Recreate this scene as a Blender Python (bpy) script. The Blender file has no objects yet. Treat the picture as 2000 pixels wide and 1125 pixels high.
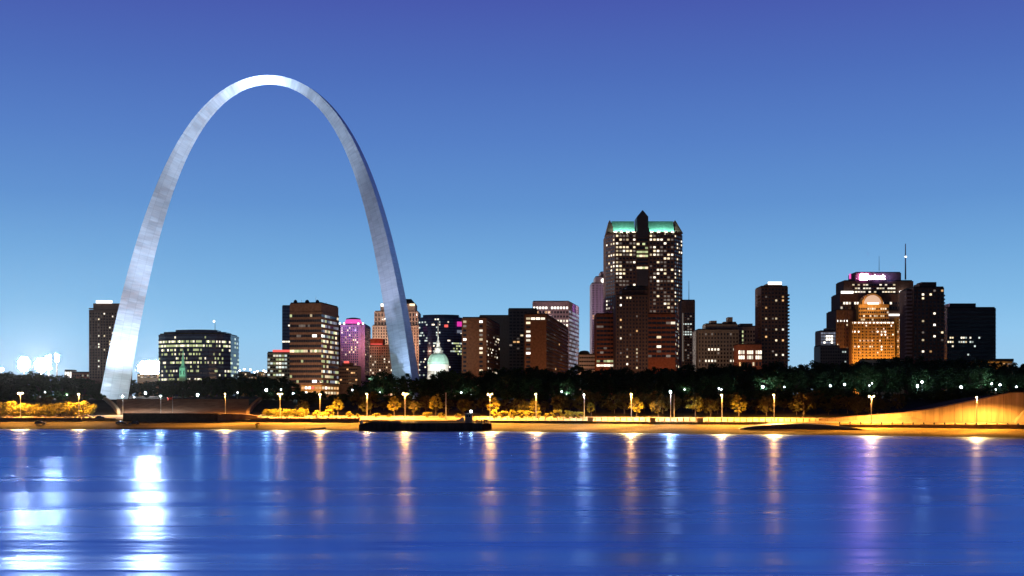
import bpy, bmesh, math, random
from mathutils import Vector
R = random.Random(11)
PI = math.pi
scene = bpy.context.scene
COL = scene.collection

def lin(c):
    c = c / 255.0
    return c / 12.92 if c <= 0.04045 else ((c + 0.055) / 1.055) ** 2.4
def rgb(r, g, b): return (lin(r), lin(g), lin(b), 1.0)

# ------------------------------------------------------------------ camera
F, HY, CH = 2374.0, 788.0, 12.0          # focal length and horizon row in photo pixels, eye height in metres
cam = bpy.data.cameras.new('camera'); camo = bpy.data.objects.new('camera', cam); COL.objects.link(camo)
camo.location = (0, 0, CH); camo.rotation_euler = (PI / 2, 0, 0)
cam.sensor_width = 36.0; cam.lens = 36.0 * F / 2000.0; cam.shift_y = (HY - 562.5) / 2000.0
cam.clip_start = 0.5; cam.clip_end = 20000
scene.camera = camo

# ------------------------------------------------------------------ render settings
scene.view_settings.view_transform = 'Standard'; scene.view_settings.look = 'None'
scene.view_settings.exposure = 0.0; scene.view_settings.gamma = 1.0
scene.render.engine = 'CYCLES'
cy = scene.cycles
cy.use_denoising = True
try: cy.denoiser = 'OPENIMAGEDENOISE'
except Exception: pass
cy.use_light_tree = True
cy.max_bounces = 4; cy.diffuse_bounces = 2; cy.glossy_bounces = 3; cy.transmission_bounces = 2; cy.transparent_max_bounces = 4
cy.sample_clamp_indirect = 4.0; cy.caustics_reflective = False; cy.caustics_refractive = False

# ------------------------------------------------------------------ dusk sky
world = bpy.data.worlds.new('World'); scene.world = world; world.use_nodes = True
nt = world.node_tree; nt.nodes.clear()
def wn(t, **k):
    n = nt.nodes.new(t)
    for a, v in k.items(): setattr(n, a, v)
    return n
tc = wn('ShaderNodeTexCoord'); sep = wn('ShaderNodeSeparateXYZ')
nt.links.new(tc.outputs['Generated'], sep.inputs[0])
ramp = wn('ShaderNodeValToRGB')
SKY = [(0.0, (176, 204, 230)), (0.028, (158, 203, 236)), (0.055, (146, 199, 238)), (0.08, (131, 187, 231)), (0.12, (113, 168, 220)),
       (0.16, (97, 147, 209)), (0.21, (86, 128, 199)), (0.26, (77, 110, 187)), (0.315, (72, 90, 174)), (0.45, (50, 62, 140)), (0.8, (12, 15, 50))]
cr = ramp.color_ramp
while len(cr.elements) < len(SKY): cr.elements.new(0.5)
for e, (p, c) in zip(cr.elements, SKY): e.position = p; e.color = rgb(*c)
nt.links.new(sep.outputs['Z'], ramp.inputs[0])
glow = wn('ShaderNodeMapRange'); glow.interpolation_type = 'SMOOTHSTEP'      # the west is still bright, the east behind us is night
glow.inputs['From Min'].default_value = -0.35; glow.inputs['From Max'].default_value = 0.6
glow.inputs['To Min'].default_value = 0.16; glow.inputs['To Max'].default_value = 1.0
nt.links.new(sep.outputs['Y'], glow.inputs['Value'])
mul = wn('ShaderNodeMix', data_type='RGBA', blend_type='MULTIPLY'); mul.inputs[0].default_value = 1.0
nt.links.new(ramp.outputs[0], mul.inputs[6]); nt.links.new(glow.outputs[0], mul.inputs[7])
nish = wn('ShaderNodeTexSky', sky_type='NISHITA'); nish.sun_disc = False
nish.sun_elevation = math.radians(-6); nish.sun_rotation = math.radians(0); nish.ozone_density = 4.0
add = wn('ShaderNodeMix', data_type='RGBA', blend_type='ADD'); add.inputs[0].default_value = 0.05
nt.links.new(mul.outputs[2], add.inputs[6]); nt.links.new(nish.outputs[0], add.inputs[7])
bg = wn('ShaderNodeBackground'); bg.inputs[1].default_value = 1.0
nt.links.new(add.outputs[2], bg.inputs[0])
out = wn('ShaderNodeOutputWorld'); nt.links.new(bg.outputs[0], out.inputs[0])

# ------------------------------------------------------------------ placement helpers (a pixel of the photo at a known depth)
def PX(px, Y): return (px - 1000.0) / F * Y
def PZ(py, Y): return CH + (HY - py) / F * Y
def P(px, py, Y): return Vector((PX(px, Y), Y, PZ(py, Y)))
SH = [(-3000, 900), (-700, 640), (-240, 570), (-141, 558.6), (-67.9, 537.5), (0, 518), (61, 483), (117, 463), (179, 425), (320, 345), (3000, -200)]
def interp(tab, x):
    if x <= tab[0][0]: return tab[0][1]
    for (a, b), (c, d) in zip(tab, tab[1:]):
        if x <= c: return b + (d - b) * (x - a) / (c - a)
    return tab[-1][1]
def shore(x): return interp(SH, x)
PROF = [(-60, -5), (-25, -3), (0, 0), (25, 3.3), (26.2, 4.3), (55, 6.0), (70, 7.0), (78, 7.6), (122, 14.0), (200, 15), (420, 18), (9000, 18)]
WALLPTS = [(1600, 819), (1664, 813.6), (1760, 807), (1813, 800.8), (1856, 792), (1909, 781.6), (1973, 767.7), (2010, 766.5), (2080, 766.5)]
def wall_xy(px):
    Y = 493 + (px - 1600) / 400.0 * (455 - 493)
    return PX(px, Y), Y
WX = [(wall_xy(px)[0], wall_xy(px)[1], PZ(py, wall_xy(px)[1])) for px, py in WALLPTS]
def gz(x, d):
    z = interp(PROF, d)
    if x > WX[0][0]:
        wy = interp([(a, b) for a, b, c in WX], x); wz = interp([(a, c) for a, b, c in WX], x)
        dd = shore(x) + d - wy
        if dd > 0.9: z = max(z, wz - 0.8 - max(0, dd - 30) * 0.05)
    return z
def ground(px, py, ymin=380, ymax=900):
    Y = ymin
    while Y < ymax:
        x = PX(px, Y); d = Y - shore(x)
        if d > 0 and gz(x, d) >= PZ(py, Y): return Vector((x, Y, gz(x, d)))
        Y += 0.25
    return Vector((PX(px, ymax), ymax, 15))
def at(px, d):
    Y = 500.0
    for _ in range(30): Y = shore(PX(px, Y)) + d
    x = PX(px, Y)
    return Vector((x, Y, gz(x, d)))

# ------------------------------------------------------------------ materials
def mat(name, base, rough=0.7, metal=0.0, var=0.25, scale=0.6, bump=0.0, stretch=(1, 1, 1), detail=5):
    m = bpy.data.materials.new(name); m.use_nodes = True; t = m.node_tree; b = t.nodes['Principled BSDF']
    b.inputs['Roughness'].default_value = rough; b.inputs['Metallic'].default_value = metal
    if rough > 0.79: b.inputs['Specular IOR Level'].default_value = 0.04      # weathered matt surfaces keep no grazing sheen
    c = t.nodes.new('ShaderNodeTexCoord'); mp = t.nodes.new('ShaderNodeMapping'); mp.inputs['Scale'].default_value = stretch
    n = t.nodes.new('ShaderNodeTexNoise'); n.inputs['Scale'].default_value = scale; n.inputs['Detail'].default_value = detail
    t.links.new(c.outputs['Object'], mp.inputs[0]); t.links.new(mp.outputs[0], n.inputs['Vector'])
    r = t.nodes.new('ShaderNodeValToRGB'); r.color_ramp.elements[0].position = 0.3; r.color_ramp.elements[1].position = 0.7
    r.color_ramp.elements[0].color = tuple(v * (1 - var) for v in base[:3]) + (1,)
    r.color_ramp.elements[1].color = tuple(min(1, v * (1 + var)) for v in base[:3]) + (1,)
    t.links.new(n.outputs['Fac'], r.inputs[0]); t.links.new(r.outputs[0], b.inputs['Base Color'])
    if bump:
        bp = t.nodes.new('ShaderNodeBump'); bp.inputs['Strength'].default_value = bump; bp.inputs['Distance'].default_value = 0.1
        t.links.new(n.outputs['Fac'], bp.inputs['Height']); t.links.new(bp.outputs[0], b.inputs['Normal'])
    return m
def emit(name, color, strength, rnd=0.0, sample=False):
    m = bpy.data.materials.new(name); m.use_nodes = True; t = m.node_tree; b = t.nodes['Principled BSDF']
    b.inputs['Base Color'].default_value = (0.05, 0.05, 0.05, 1); b.inputs['Roughness'].default_value = 0.2
    b.inputs['Emission Color'].default_value = tuple(color[:3]) + (1,)
    b.inputs['Emission Strength'].default_value = strength
    if rnd:
        o = t.nodes.new('ShaderNodeObjectInfo'); q = t.nodes.new('ShaderNodeMapRange')
        q.inputs['To Min'].default_value = strength * (1 - rnd); q.inputs['To Max'].default_value = strength * (1 + rnd)
        t.links.new(o.outputs['Random'], q.inputs['Value']); t.links.new(q.outputs[0], b.inputs['Emission Strength'])
    try: m.cycles.emission_sampling = 'AUTO' if sample else 'NONE'
    except Exception: pass
    return m
M = {}
M['brown'] = mat('brown brick', (0.21, 0.135, 0.105), 0.85)
M['redbrown'] = mat('red brick', (0.26, 0.085, 0.045), 0.85)
M['tan'] = mat('tan stone', (0.42, 0.31, 0.25), 0.8)
M['mauve'] = mat('mauve concrete', (0.33, 0.24, 0.25), 0.75)
M['darkbrown'] = mat('dark brown brick', (0.13, 0.075, 0.06), 0.8)
M['grey'] = mat('grey stone', (0.30, 0.25, 0.21), 0.8)
M['hotel'] = mat('rust brown brick', (0.15, 0.068, 0.04), 0.85)
M['palecopper'] = mat('pale verdigris', (0.34, 0.56, 0.50), 0.55, var=0.1)
M['shadestone'] = mat('shaded river stone', (0.06, 0.034, 0.024), 0.9)  # darker copy of the wall stone, shade put into its colour
M['black'] = mat('dark cladding', (0.042, 0.036, 0.042), 0.5)
M['navy'] = mat('navy curtain wall', (0.03, 0.04, 0.115), 0.25, 0.0, 0.2)
M['greenish'] = mat('pale green concrete', (0.30, 0.34, 0.28), 0.8)
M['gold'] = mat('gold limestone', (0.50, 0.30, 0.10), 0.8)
M['purplewall'] = mat('lilac stucco', (0.40, 0.24, 0.42), 0.8)
M['roofdark'] = mat('roofing felt', (0.03, 0.03, 0.035), 0.9)
M['white'] = mat('white painted stone', (0.74, 0.76, 0.74), 0.6, var=0.06)
M['copper'] = mat('green copper', (0.16, 0.42, 0.33), 0.55, var=0.2)
M['steelpole'] = mat('galvanised steel', (0.32, 0.29, 0.27), 0.5, 0.3, 0.1)
M['darkmetal'] = mat('dark metal', (0.04, 0.04, 0.045), 0.5, 0.4, 0.1)
M['glass'] = mat('dark window glass', (0.022, 0.022, 0.034), 0.12, 0.0, 0.1)
M['glassblue'] = mat('blue window glass', (0.05, 0.08, 0.20), 0.1, 0.0, 0.2)
M['warm'] = emit('warm lit window', (1.0, 0.80, 0.50), 1.1, 0.6)
M['white_lit'] = emit('white lit window', (1.0, 0.89, 0.70), 1.35, 0.55)
M['cool'] = emit('cool lit window', (0.82, 0.95, 0.90), 0.75, 0.6)
M['green_lit'] = emit('greenish lit window', (0.80, 0.90, 0.45), 0.62, 0.5)
M['orange'] = emit('amber lit window', (1.0, 0.55, 0.22), 0.8, 0.5)
M['dim'] = emit('dim lit window', (0.55, 0.45, 0.38), 0.25, 0.6)
M['bluedim'] = emit('pale blue lit window', (0.45, 0.50, 0.65), 0.35, 0.5)
M['lampglass'] = emit('sodium lamp glass', (1.0, 0.72, 0.36), 14.0)
M['lampwhite'] = emit('white lamp glass', (0.85, 0.95, 1.0), 14.0)
M['crownlight'] = emit('white crown light', (1.0, 0.95, 0.85), 2.5)
M['pinklight'] = emit('pink crown light', (1.0, 0.10, 0.55), 1.0)
M['redlight'] = emit('red neon', (1.0, 0.12, 0.10), 1.3)
M['magenta'] = emit('magenta sign', (1.0, 0.05, 0.5), 0.8)
M['signwhite'] = emit('white sign letters', (0.95, 0.72, 1.0), 9.0, sample=True)
M['signpurple'] = emit('violet sign shield', (1.0, 0.42, 1.0), 95.0, sample=True)
M['stone'] = mat('river wall stone', (0.16, 0.10, 0.07), 0.85, var=0.3, scale=0.4, bump=0.3)
M['paleconc'] = mat('pale concrete', (0.33, 0.27, 0.19), 0.8, var=0.2, scale=0.3)
M['trunk'] = mat('bark', (0.06, 0.045, 0.035), 0.9, scale=3)

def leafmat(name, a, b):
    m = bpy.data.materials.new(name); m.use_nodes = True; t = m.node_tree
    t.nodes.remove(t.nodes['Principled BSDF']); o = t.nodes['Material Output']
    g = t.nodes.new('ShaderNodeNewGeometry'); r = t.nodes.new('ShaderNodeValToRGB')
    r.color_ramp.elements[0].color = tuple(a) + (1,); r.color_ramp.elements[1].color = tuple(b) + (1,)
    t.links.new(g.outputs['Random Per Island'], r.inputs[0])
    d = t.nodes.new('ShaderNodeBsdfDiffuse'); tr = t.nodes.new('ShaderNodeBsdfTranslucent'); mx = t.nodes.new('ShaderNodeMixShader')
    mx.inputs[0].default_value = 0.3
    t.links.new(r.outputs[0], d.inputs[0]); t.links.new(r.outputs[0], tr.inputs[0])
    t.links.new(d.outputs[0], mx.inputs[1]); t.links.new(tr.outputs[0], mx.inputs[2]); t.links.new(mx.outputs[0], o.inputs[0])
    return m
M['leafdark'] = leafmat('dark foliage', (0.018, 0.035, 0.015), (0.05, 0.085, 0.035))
M['leaflit'] = leafmat('lamplit yellow foliage', (0.12, 0.11, 0.02), (0.24, 0.20, 0.035))  # yellow lamp light put into the leaf colour
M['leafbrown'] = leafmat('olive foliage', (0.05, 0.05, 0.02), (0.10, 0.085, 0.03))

# ------------------------------------------------------------------ mesh builder
FACADE = 0.42
class MB:
    def __init__(s): s.v = []; s.f = []; s.m = []; s.mi = 0
    def face(s, pts):
        k = len(s.v); s.v += [tuple(p) for p in pts]; s.f.append(tuple(range(k, k + len(pts)))); s.m.append(s.mi)
    def prism(s, poly, z0, z1, poly2=None):
        n = len(poly); q = poly2 or poly; k = len(s.v)
        s.v += [(p[0], p[1], z0) for p in poly] + [(p[0], p[1], z1) for p in q]
        for i in range(n):
            j = (i + 1) % n; s.f.append((k + i, k + j, k + n + j, k + n + i)); s.m.append(s.mi)
        s.f.append(tuple(range(k + n, k + 2 * n))); s.m.append(s.mi)
        s.f.append(tuple(range(k + n - 1, k - 1, -1))); s.m.append(s.mi)
    def box(s, x0, x1, y0, y1, z0, z1): s.prism([(x0, y0), (x1, y0), (x1, y1), (x0, y1)], z0, z1)
    def tube(s, a, b, r0, r1=None, n=8):
        a = Vector(a); b = Vector(b); r1 = r0 if r1 is None else r1
        t = (b - a).normalized(); u = t.orthogonal().normalized(); w = t.cross(u); k = len(s.v)
        for c, r in ((a, r0), (b, r1)):
            for i in range(n):
                g = 2 * PI * i / n; s.v.append(tuple(c + u * math.cos(g) * r + w * math.sin(g) * r))
        for i in range(n):
            j = (i + 1) % n; s.f.append((k + i, k + j, k + n + j, k + n + i)); s.m.append(s.mi)
        s.f.append(tuple(range(k + n - 1, k - 1, -1))); s.m.append(s.mi); s.f.append(tuple(range(k + n, k + 2 * n))); s.m.append(s.mi)
    def lathe(s, c, prof, n=20, sx=1, sy=1):
        k = len(s.v); c = Vector(c)
        for r, z in prof:
            for i in range(n):
                g = 2 * PI * i / n; s.v.append((c.x + math.cos(g) * r * sx, c.y + math.sin(g) * r * sy, c.z + z))
        for a in range(len(prof) - 1):
            for i in range(n):
                j = (i + 1) % n; s.f.append((k + a * n + i, k + a * n + j, k + (a + 1) * n + j, k + (a + 1) * n + i)); s.m.append(s.mi)
        s.f.append(tuple(k + i for i in range(n - 1, -1, -1))); s.m.append(s.mi)
        s.f.append(tuple(k + (len(prof) - 1) * n + i for i in range(n))); s.m.append(s.mi)
    def build(s, name, m, parent=None, smooth=False, label=None):
        me = bpy.data.meshes.new(name); off = parent_loc(parent)
        me.from_pydata([(a - off.x, b - off.y, c - off.z) for a, b, c in s.v], [], s.f)
        for q in (m if isinstance(m, list) else [m]): me.materials.append(q)
        if isinstance(m, list): me.polygons.foreach_set('material_index', s.m)
        if smooth: me.polygons.foreach_set('use_smooth', [True] * len(s.f))
        me.update()
        o = bpy.data.objects.new(name, me); COL.objects.link(o)
        if parent: o.parent = parent
        if label: o['label'] = label
        return o
def parent_loc(p):
    v = Vector((0, 0, 0))
    while p is not None: v += p.location; p = p.parent
    return v
def thing(name, label, cat, loc, group=None):
    o = bpy.data.objects.new(name, None); COL.objects.link(o); o.location = loc; o.empty_display_size = 0.5
    o['label'] = label; o['category'] = cat
    if group: o['group'] = group
    return o
def copy_tree(src, loc, label=None):
    r = src.copy(); COL.objects.link(r); r.location = loc
    if label: r['label'] = label
    def rec(a, b):
        for ch in list(a.children):
            c = ch.copy(); COL.objects.link(c); c.parent = b; rec(ch, c)
    rec(src, r)
    return r
def light(kind, name, loc, power, color, radius=0.3, parent=None, aim=None, angle=60, blend=0.6):
    if name in ('facade_light', 'city_fill_light', 'roof_floodlight', 'sign_glow'):      # unseen spots turned towards the buildings, some added only as fill
        kind = 'SPOT'; aim = Vector(loc) + Vector((0, 1, 0.12)); angle = 155; blend = 0.5
        power *= FACADE if name == 'facade_light' else 1.0
    l = bpy.data.lights.new(name, kind); l.energy = power; l.color = color; l.shadow_soft_size = radius
    if kind == 'SPOT': l.spot_size = math.radians(angle); l.spot_blend = blend
    o = bpy.data.objects.new(name, l); COL.objects.link(o)
    o.location = Vector(loc) - parent_loc(parent)
    if parent: o.parent = parent
    if aim is not None: o.rotation_euler = (Vector(aim) - Vector(loc)).to_track_quat('-Z', 'Y').to_euler()
    return o

# ================================================================== GROUND AND WATER
def ground_mesh():
    xs = [-2600, -1900, -1300, -900, -650] + [-460 + 8 * i for i in range(100)] + [345, 400, 500, 800, 1500, 2600]
    ds = [-60, -25, -6, 0, 1.5, 4, 8, 12, 16, 20, 25, 26.2, 30, 32, 34, 38, 45, 50, 55, 62, 70, 78, 90, 100, 112, 122, 140, 160, 200, 260, 330, 420, 600, 900, 1500, 2200]
    v, f, mi = [], [], []
    for x in xs:
        for d in ds:
            z = gz(x, d)
            if 0 < d < 25: z += R.uniform(-0.1, 0.1)
            if d > 80: z += R.uniform(-0.15, 0.15)
            v.append((x, shore(x) + d + (R.uniform(-0.9, 0.9) if d == 0 else 0), z))
    n = len(ds)
    for i in range(len(xs) - 1):
        for j in range(n - 1):
            f.append((i * n + j, (i + 1) * n + j, (i + 1) * n + j + 1, i * n + j + 1))
            mi.append(0 if ds[j + 1] <= 26.2 else 1 if ds[j + 1] <= 55 else 2 if ds[j + 1] <= 420 else 3)
    me = bpy.data.meshes.new('ground'); me.from_pydata(v, [], f)
    o = bpy.data.objects.new('ground', me); COL.objects.link(o); o['kind'] = 'structure'
    bank = mat('levee cobbles', (0.33, 0.22, 0.07), 0.9, var=0.6, scale=0.09, bump=0.5, stretch=(0.25, 1, 1), detail=9)
    t = bank.node_tree; b = t.nodes['Principled BSDF']
    old = b.inputs['Base Color'].links[0].from_socket
    c = t.nodes.new('ShaderNodeTexCoord'); vo = t.nodes.new('ShaderNodeTexVoronoi'); vo.inputs['Scale'].default_value = 1.6
    t.links.new(c.outputs['Object'], vo.inputs['Vector'])
    q = t.nodes.new('ShaderNodeMapRange'); q.inputs['From Max'].default_value = 0.6; q.inputs['To Min'].default_value = 1.1; q.inputs['To Max'].default_value = 0.6
    t.links.new(vo.outputs['Distance'], q.inputs['Value'])
    sz = t.nodes.new('ShaderNodeSeparateXYZ'); t.links.new(c.outputs['Object'], sz.inputs[0])
    ns = t.nodes.new('ShaderNodeTexNoise'); ns.inputs['Scale'].default_value = 0.05; ns.inputs['Detail'].default_value = 6
    t.links.new(c.outputs['Object'], ns.inputs['Vector'])
    ad = t.nodes.new('ShaderNodeMath'); ad.operation = 'MULTIPLY_ADD'; ad.inputs[1].default_value = -2.6; t.links.new(ns.outputs['Fac'], ad.inputs[0]); t.links.new(sz.outputs['Z'], ad.inputs[2])
    wet = t.nodes.new('ShaderNodeMapRange'); wet.inputs['From Min'].default_value = -0.95; wet.inputs['From Max'].default_value = 0.0; wet.inputs['To Min'].default_value = 0.16; wet.inputs['To Max'].default_value = 1.0
    t.links.new(ad.outputs[0], wet.inputs['Value'])
    mm = t.nodes.new('ShaderNodeMath'); mm.operation = 'MULTIPLY'; t.links.new(q.outputs[0], mm.inputs[0]); t.links.new(wet.outputs[0], mm.inputs[1])
    mx = t.nodes.new('ShaderNodeMix'); mx.data_type = 'RGBA'; mx.blend_type = 'MULTIPLY'; mx.inputs[0].default_value = 1
    t.links.new(old, mx.inputs[6]); t.links.new(mm.outputs[0], mx.inputs[7]); t.links.new(mx.outputs[2], b.inputs['Base Color'])
    me.materials.append(bank)
    me.materials.append(mat('promenade paving', (0.28, 0.21, 0.13), 0.85, var=0.35, scale=0.15, detail=8))
    me.materials.append(mat('park grass', (0.018, 0.013, 0.005), 0.95, var=0.4, scale=0.12, detail=8))
    me.materials.append(mat('city asphalt', (0.06, 0.055, 0.05), 0.9))
    me.polygons.foreach_set('material_index', mi); me.update()
ground_mesh()

def water_mesh():
    me = bpy.data.meshes.new('river_water')
    me.from_pydata([(-2600, -450, 0), (2600, -450, 0), (2600, 1500, 0), (-2600, 1500, 0)], [], [(0, 1, 2, 3)])
    o = bpy.data.objects.new('river_water', me); COL.objects.link(o); o['kind'] = 'structure'
    m = bpy.data.materials.new('river water'); m.use_nodes = True; t = m.node_tree
    t.nodes.remove(t.nodes['Principled BSDF']); outp = t.nodes['Material Output']
    c = t.nodes.new('ShaderNodeTexCoord')
    def noise(sx, sy, detail, rough=0.6, w=0.0, rot=0.0):
        mp = t.nodes.new('ShaderNodeMapping'); mp.inputs['Scale'].default_value = (sx, sy, 1); mp.inputs['Location'].default_value = (w, w * 1.7, 0)
        mp.inputs['Rotation'].default_value = (0, 0, rot)
        n = t.nodes.new('ShaderNodeTexNoise'); n.inputs['Scale'].default_value = 1.0; n.inputs['Detail'].default_value = detail; n.inputs['Roughness'].default_value = rough
        t.links.new(c.outputs['Object'], mp.inputs[0]); t.links.new(mp.outputs[0], n.inputs['Vector'])
        return n.outputs['Fac']
    def math2(op, a, b=None, cc=None):
        n = t.nodes.new('ShaderNodeMath'); n.operation = op
        for i, q in enumerate((a, b, cc)):
            if q is None: continue
            if isinstance(q, (int, float)): n.inputs[i].default_value = q
            else: t.links.new(q, n.inputs[i])
        return n.outputs[0]
    big = noise(1 / 420, 1 / 34, 4, 0.6, 5.7, 0.03)      # slow current bands
    mid = noise(1 / 48, 1 / 2.4, 5, 0.62, 9.1, -0.02)    # long low swell
    fine = noise(1 / 5.0, 1 / 0.55, 3, 0.6, 1.2)         # small ripples
    thin = noise(1 / 85, 1 / 1.3, 4, 0.6, 21.0, 0.01)
    slope = math2('ADD', math2('ADD', math2('MULTIPLY', math2('SUBTRACT', big, 0.5), WATER['big']), math2('MULTIPLY', math2('SUBTRACT', thin, 0.5), 0.07)),
                  math2('ADD', math2('MULTIPLY', math2('SUBTRACT', mid, 0.5), WATER['mid']), math2('MULTIPLY', math2('SUBTRACT', fine, 0.5), WATER['fine'])))
    wake = noise(1 / 1500, 1 / 42, 2, 0.5, 33.3, 0.035)      # long dark current lines
    ridge = math2('MAXIMUM', math2('SUBTRACT', 1.0, math2('MULTIPLY', math2('ABSOLUTE', math2('SUBTRACT', wake, 0.5)), 55.0)), 0.0)
    slope = math2('SUBTRACT', slope, math2('MULTIPLY', ridge, 0.035))
    cross = math2('MULTIPLY', math2('SUBTRACT', noise(1 / 9.0, 1 / 3.0, 3, 0.6, 5.5), 0.5), WATER['cross'])
    cx = t.nodes.new('ShaderNodeCombineXYZ'); t.links.new(cross, cx.inputs[0]); t.links.new(math2('ADD', slope, WATER['lean']), cx.inputs[1]); cx.inputs[2].default_value = 1
    nm = t.nodes.new('ShaderNodeVectorMath'); nm.operation = 'NORMALIZE'; t.links.new(cx.outputs[0], nm.inputs[0])
    ro = t.nodes.new('ShaderNodeMapRange'); ro.inputs['From Min'].default_value = 0.3; ro.inputs['From Max'].default_value = 0.7
    ro.inputs['To Min'].default_value = WATER['r0']; ro.inputs['To Max'].default_value = WATER['r1']
    t.links.new(noise(1 / 260, 1 / 26, 5, 0.6, 11.0, 0.02), ro.inputs['Value'])
    g = t.nodes.new('ShaderNodeBsdfGlossy'); g.inputs['Color'].default_value = WATER['tint'] + (1,)
    t.links.new(ro.outputs[0], g.inputs['Roughness']); t.links.new(nm.outputs[0], g.inputs['Normal'])
    d = t.nodes.new('ShaderNodeBsdfDiffuse'); d.inputs['Color'].default_value = (0.008, 0.03, 0.14, 1)
    mx = t.nodes.new('ShaderNodeMixShader'); mx.inputs[0].default_value = WATER['refl']
    t.links.new(d.outputs[0], mx.inputs[1]); t.links.new(g.outputs[0], mx.inputs[2]); t.links.new(mx.outputs[0], outp.inputs[0])
    me.materials.append(m)
WATER = dict(big=0.11, mid=0.15, fine=0.09, cross=0.06, lean=-0.005, r0=0.22, r1=0.33, tint=(0.33, 0.49, 0.90), refl=0.88)
water_mesh()

# ================================================================== THE ARCH
def arch():
    Xc, Yc, th, zb, W, H, sb, st, al, q, sk, al2 = -151.25, 730.5, -0.008, 6.1, 91.2, 201.1, 17.1, 5.88, 0.128, 2.915, 0.027, 0.056
    root = thing('steel_arch', 'giant brushed stainless steel arch, floodlit, standing in the park on the river bank', 'arch', (Xc, Yc, 14))
    n = 160; rings = []; arcl = 0; prev = None; us = []
    for i in range(n + 1):
        x = -1 + 2 * i / n
        y = 1 - (math.cosh(q * x) - 1) / (math.cosh(q) - 1); dy = -(q * math.sinh(q * x)) / (math.cosh(q) - 1)
        tx, tz = W, dy * H; L = math.hypot(tx, tz); tx /= L; tz /= L; nx, nz = tz, -tx
        s = math.sqrt(st ** 2 + (sb ** 2 - st ** 2) * (1 - y)); h = s * 3 ** 0.5 / 2; a = al + al2 * x
        ring = []
        for u, b in ((-1 / 3, -1), (-1 / 3, 1), (2 / 3, 0)):
            du, db = h * u, s / 2 * b
            d2, b2 = du * math.cos(a) - db * math.sin(a), du * math.sin(a) + db * math.cos(a)
            lx, lz = x * W + nx * d2, y * H + nz * d2; lx += sk * lz
            ring.append(Vector((lx * math.cos(th) - b2 * math.sin(th), lx * math.sin(th) + b2 * math.cos(th), zb + lz - 14)))
        if prev is not None: arcl += math.hypot((x - px_) * W, (y - py_) * H)
        px_, py_ = x, y; prev = ring; rings.append((ring, s)); us.append(arcl)
    # three skins: river-side face, city-side face, outer face
    m = bpy.data.materials.new('stainless steel'); m.use_nodes = True; t = m.node_tree; b = t.nodes['Principled BSDF']
    b.inputs['Metallic'].default_value = 0.72
    uv = t.nodes.new('ShaderNodeUVMap'); uv.uv_map = 'panel'
    mp = t.nodes.new('ShaderNodeMapping'); mp.inputs['Scale'].default_value = (0.42, 0.20, 1)
    wn_ = t.nodes.new('ShaderNodeTexVoronoi'); wn_.distance = 'CHEBYCHEV'; wn_.inputs['Scale'].default_value = 1; wn_.inputs['Randomness'].default_value = 0.0
    t.links.new(uv.outputs[0], mp.inputs[0]); t.links.new(mp.outputs[0], wn_.inputs['Vector'])
    sp = t.nodes.new('ShaderNodeSeparateColor'); t.links.new(wn_.outputs['Color'], sp.inputs[0])
    no = t.nodes.new('ShaderNodeTexNoise'); no.inputs['Scale'].default_value = 1; no.inputs['Detail'].default_value = 6
    mp2 = t.nodes.new('ShaderNodeMapping'); mp2.inputs['Scale'].default_value = (0.9, 0.10, 1); t.links.new(uv.outputs[0], mp2.inputs[0]); t.links.new(mp2.outputs[0], no.inputs['Vector'])
    r = t.nodes.new('ShaderNodeMapRange'); r.inputs['To Min'].default_value = 0.38; r.inputs['To Max'].default_value = 0.5; t.links.new(sp.outputs[0], r.inputs['Value']); t.links.new(r.outputs[0], b.inputs['Roughness'])
    ad = t.nodes.new('ShaderNodeMath'); ad.operation = 'MULTIPLY_ADD'; ad.inputs[1].default_value = 0.22; t.links.new(sp.outputs[1], ad.inputs[0]); t.links.new(no.outputs['Fac'], ad.inputs[2])
    cr_ = t.nodes.new('ShaderNodeValToRGB'); cr_.color_ramp.elements[0].position = 0.35; cr_.color_ramp.elements[1].position = 0.85
    cr_.color_ramp.elements[0].color = (0.54, 0.57, 0.61, 1); cr_.color_ramp.elements[1].color = (0.74, 0.77, 0.81, 1)
    t.links.new(ad.outputs[0], cr_.inputs[0])
    sm = t.nodes.new('ShaderNodeMapRange'); sm.inputs['From Min'].default_value = 0.45; sm.inputs['From Max'].default_value = 0.48; sm.inputs['To Min'].default_value = 1.0; sm.inputs['To Max'].default_value = 0.86
    t.links.new(wn_.outputs['Distance'], sm.inputs['Value'])
    sx = t.nodes.new('ShaderNodeMix'); sx.data_type = 'RGBA'; sx.blend_type = 'MULTIPLY'; sx.inputs[0].default_value = 1.0
    t.links.new(cr_.outputs[0], sx.inputs[6]); t.links.new(sm.outputs[0], sx.inputs[7]); t.links.new(sx.outputs[2], b.inputs['Base Color'])
    for name, (i0, i1) in (('outer_face', (1, 0)), ('front_face', (0, 2)), ('rear_face', (2, 1))):
        v, f, uvs = [], [], []
        K = 5
        for (ring, s), u in zip(rings, us):
            for k in range(K + 1):
                v.append(tuple(ring[i0].lerp(ring[i1], k / K))); uvs.append((u, (k / K - 0.5) * s + 100 * i0))
        for i in range(n):
            for k in range(K): f.append((i * (K + 1) + k, i * (K + 1) + k + 1, (i + 1) * (K + 1) + k + 1, (i + 1) * (K + 1) + k))
        me = bpy.data.meshes.new(name); me.from_pydata(v, [], f); me.materials.append(m)
        ul = me.uv_layers.new(name='panel')
        for l in me.loops: ul.data[l.index].uv = uvs[l.vertex_index]
        me.polygons.foreach_set('use_smooth', [True] * len(f)); me.update()
        o = bpy.data.objects.new(name, me); COL.objects.link(o); o.parent = root
    # ground floodlights round the legs
    cool = (0.80, 0.90, 1.0)
    for a, tgt, pw, ang, col in ARCHLIGHTS: light('SPOT', 'floodlight', a, pw, col, 0.6, None, tgt, ang, 1.0)
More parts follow.
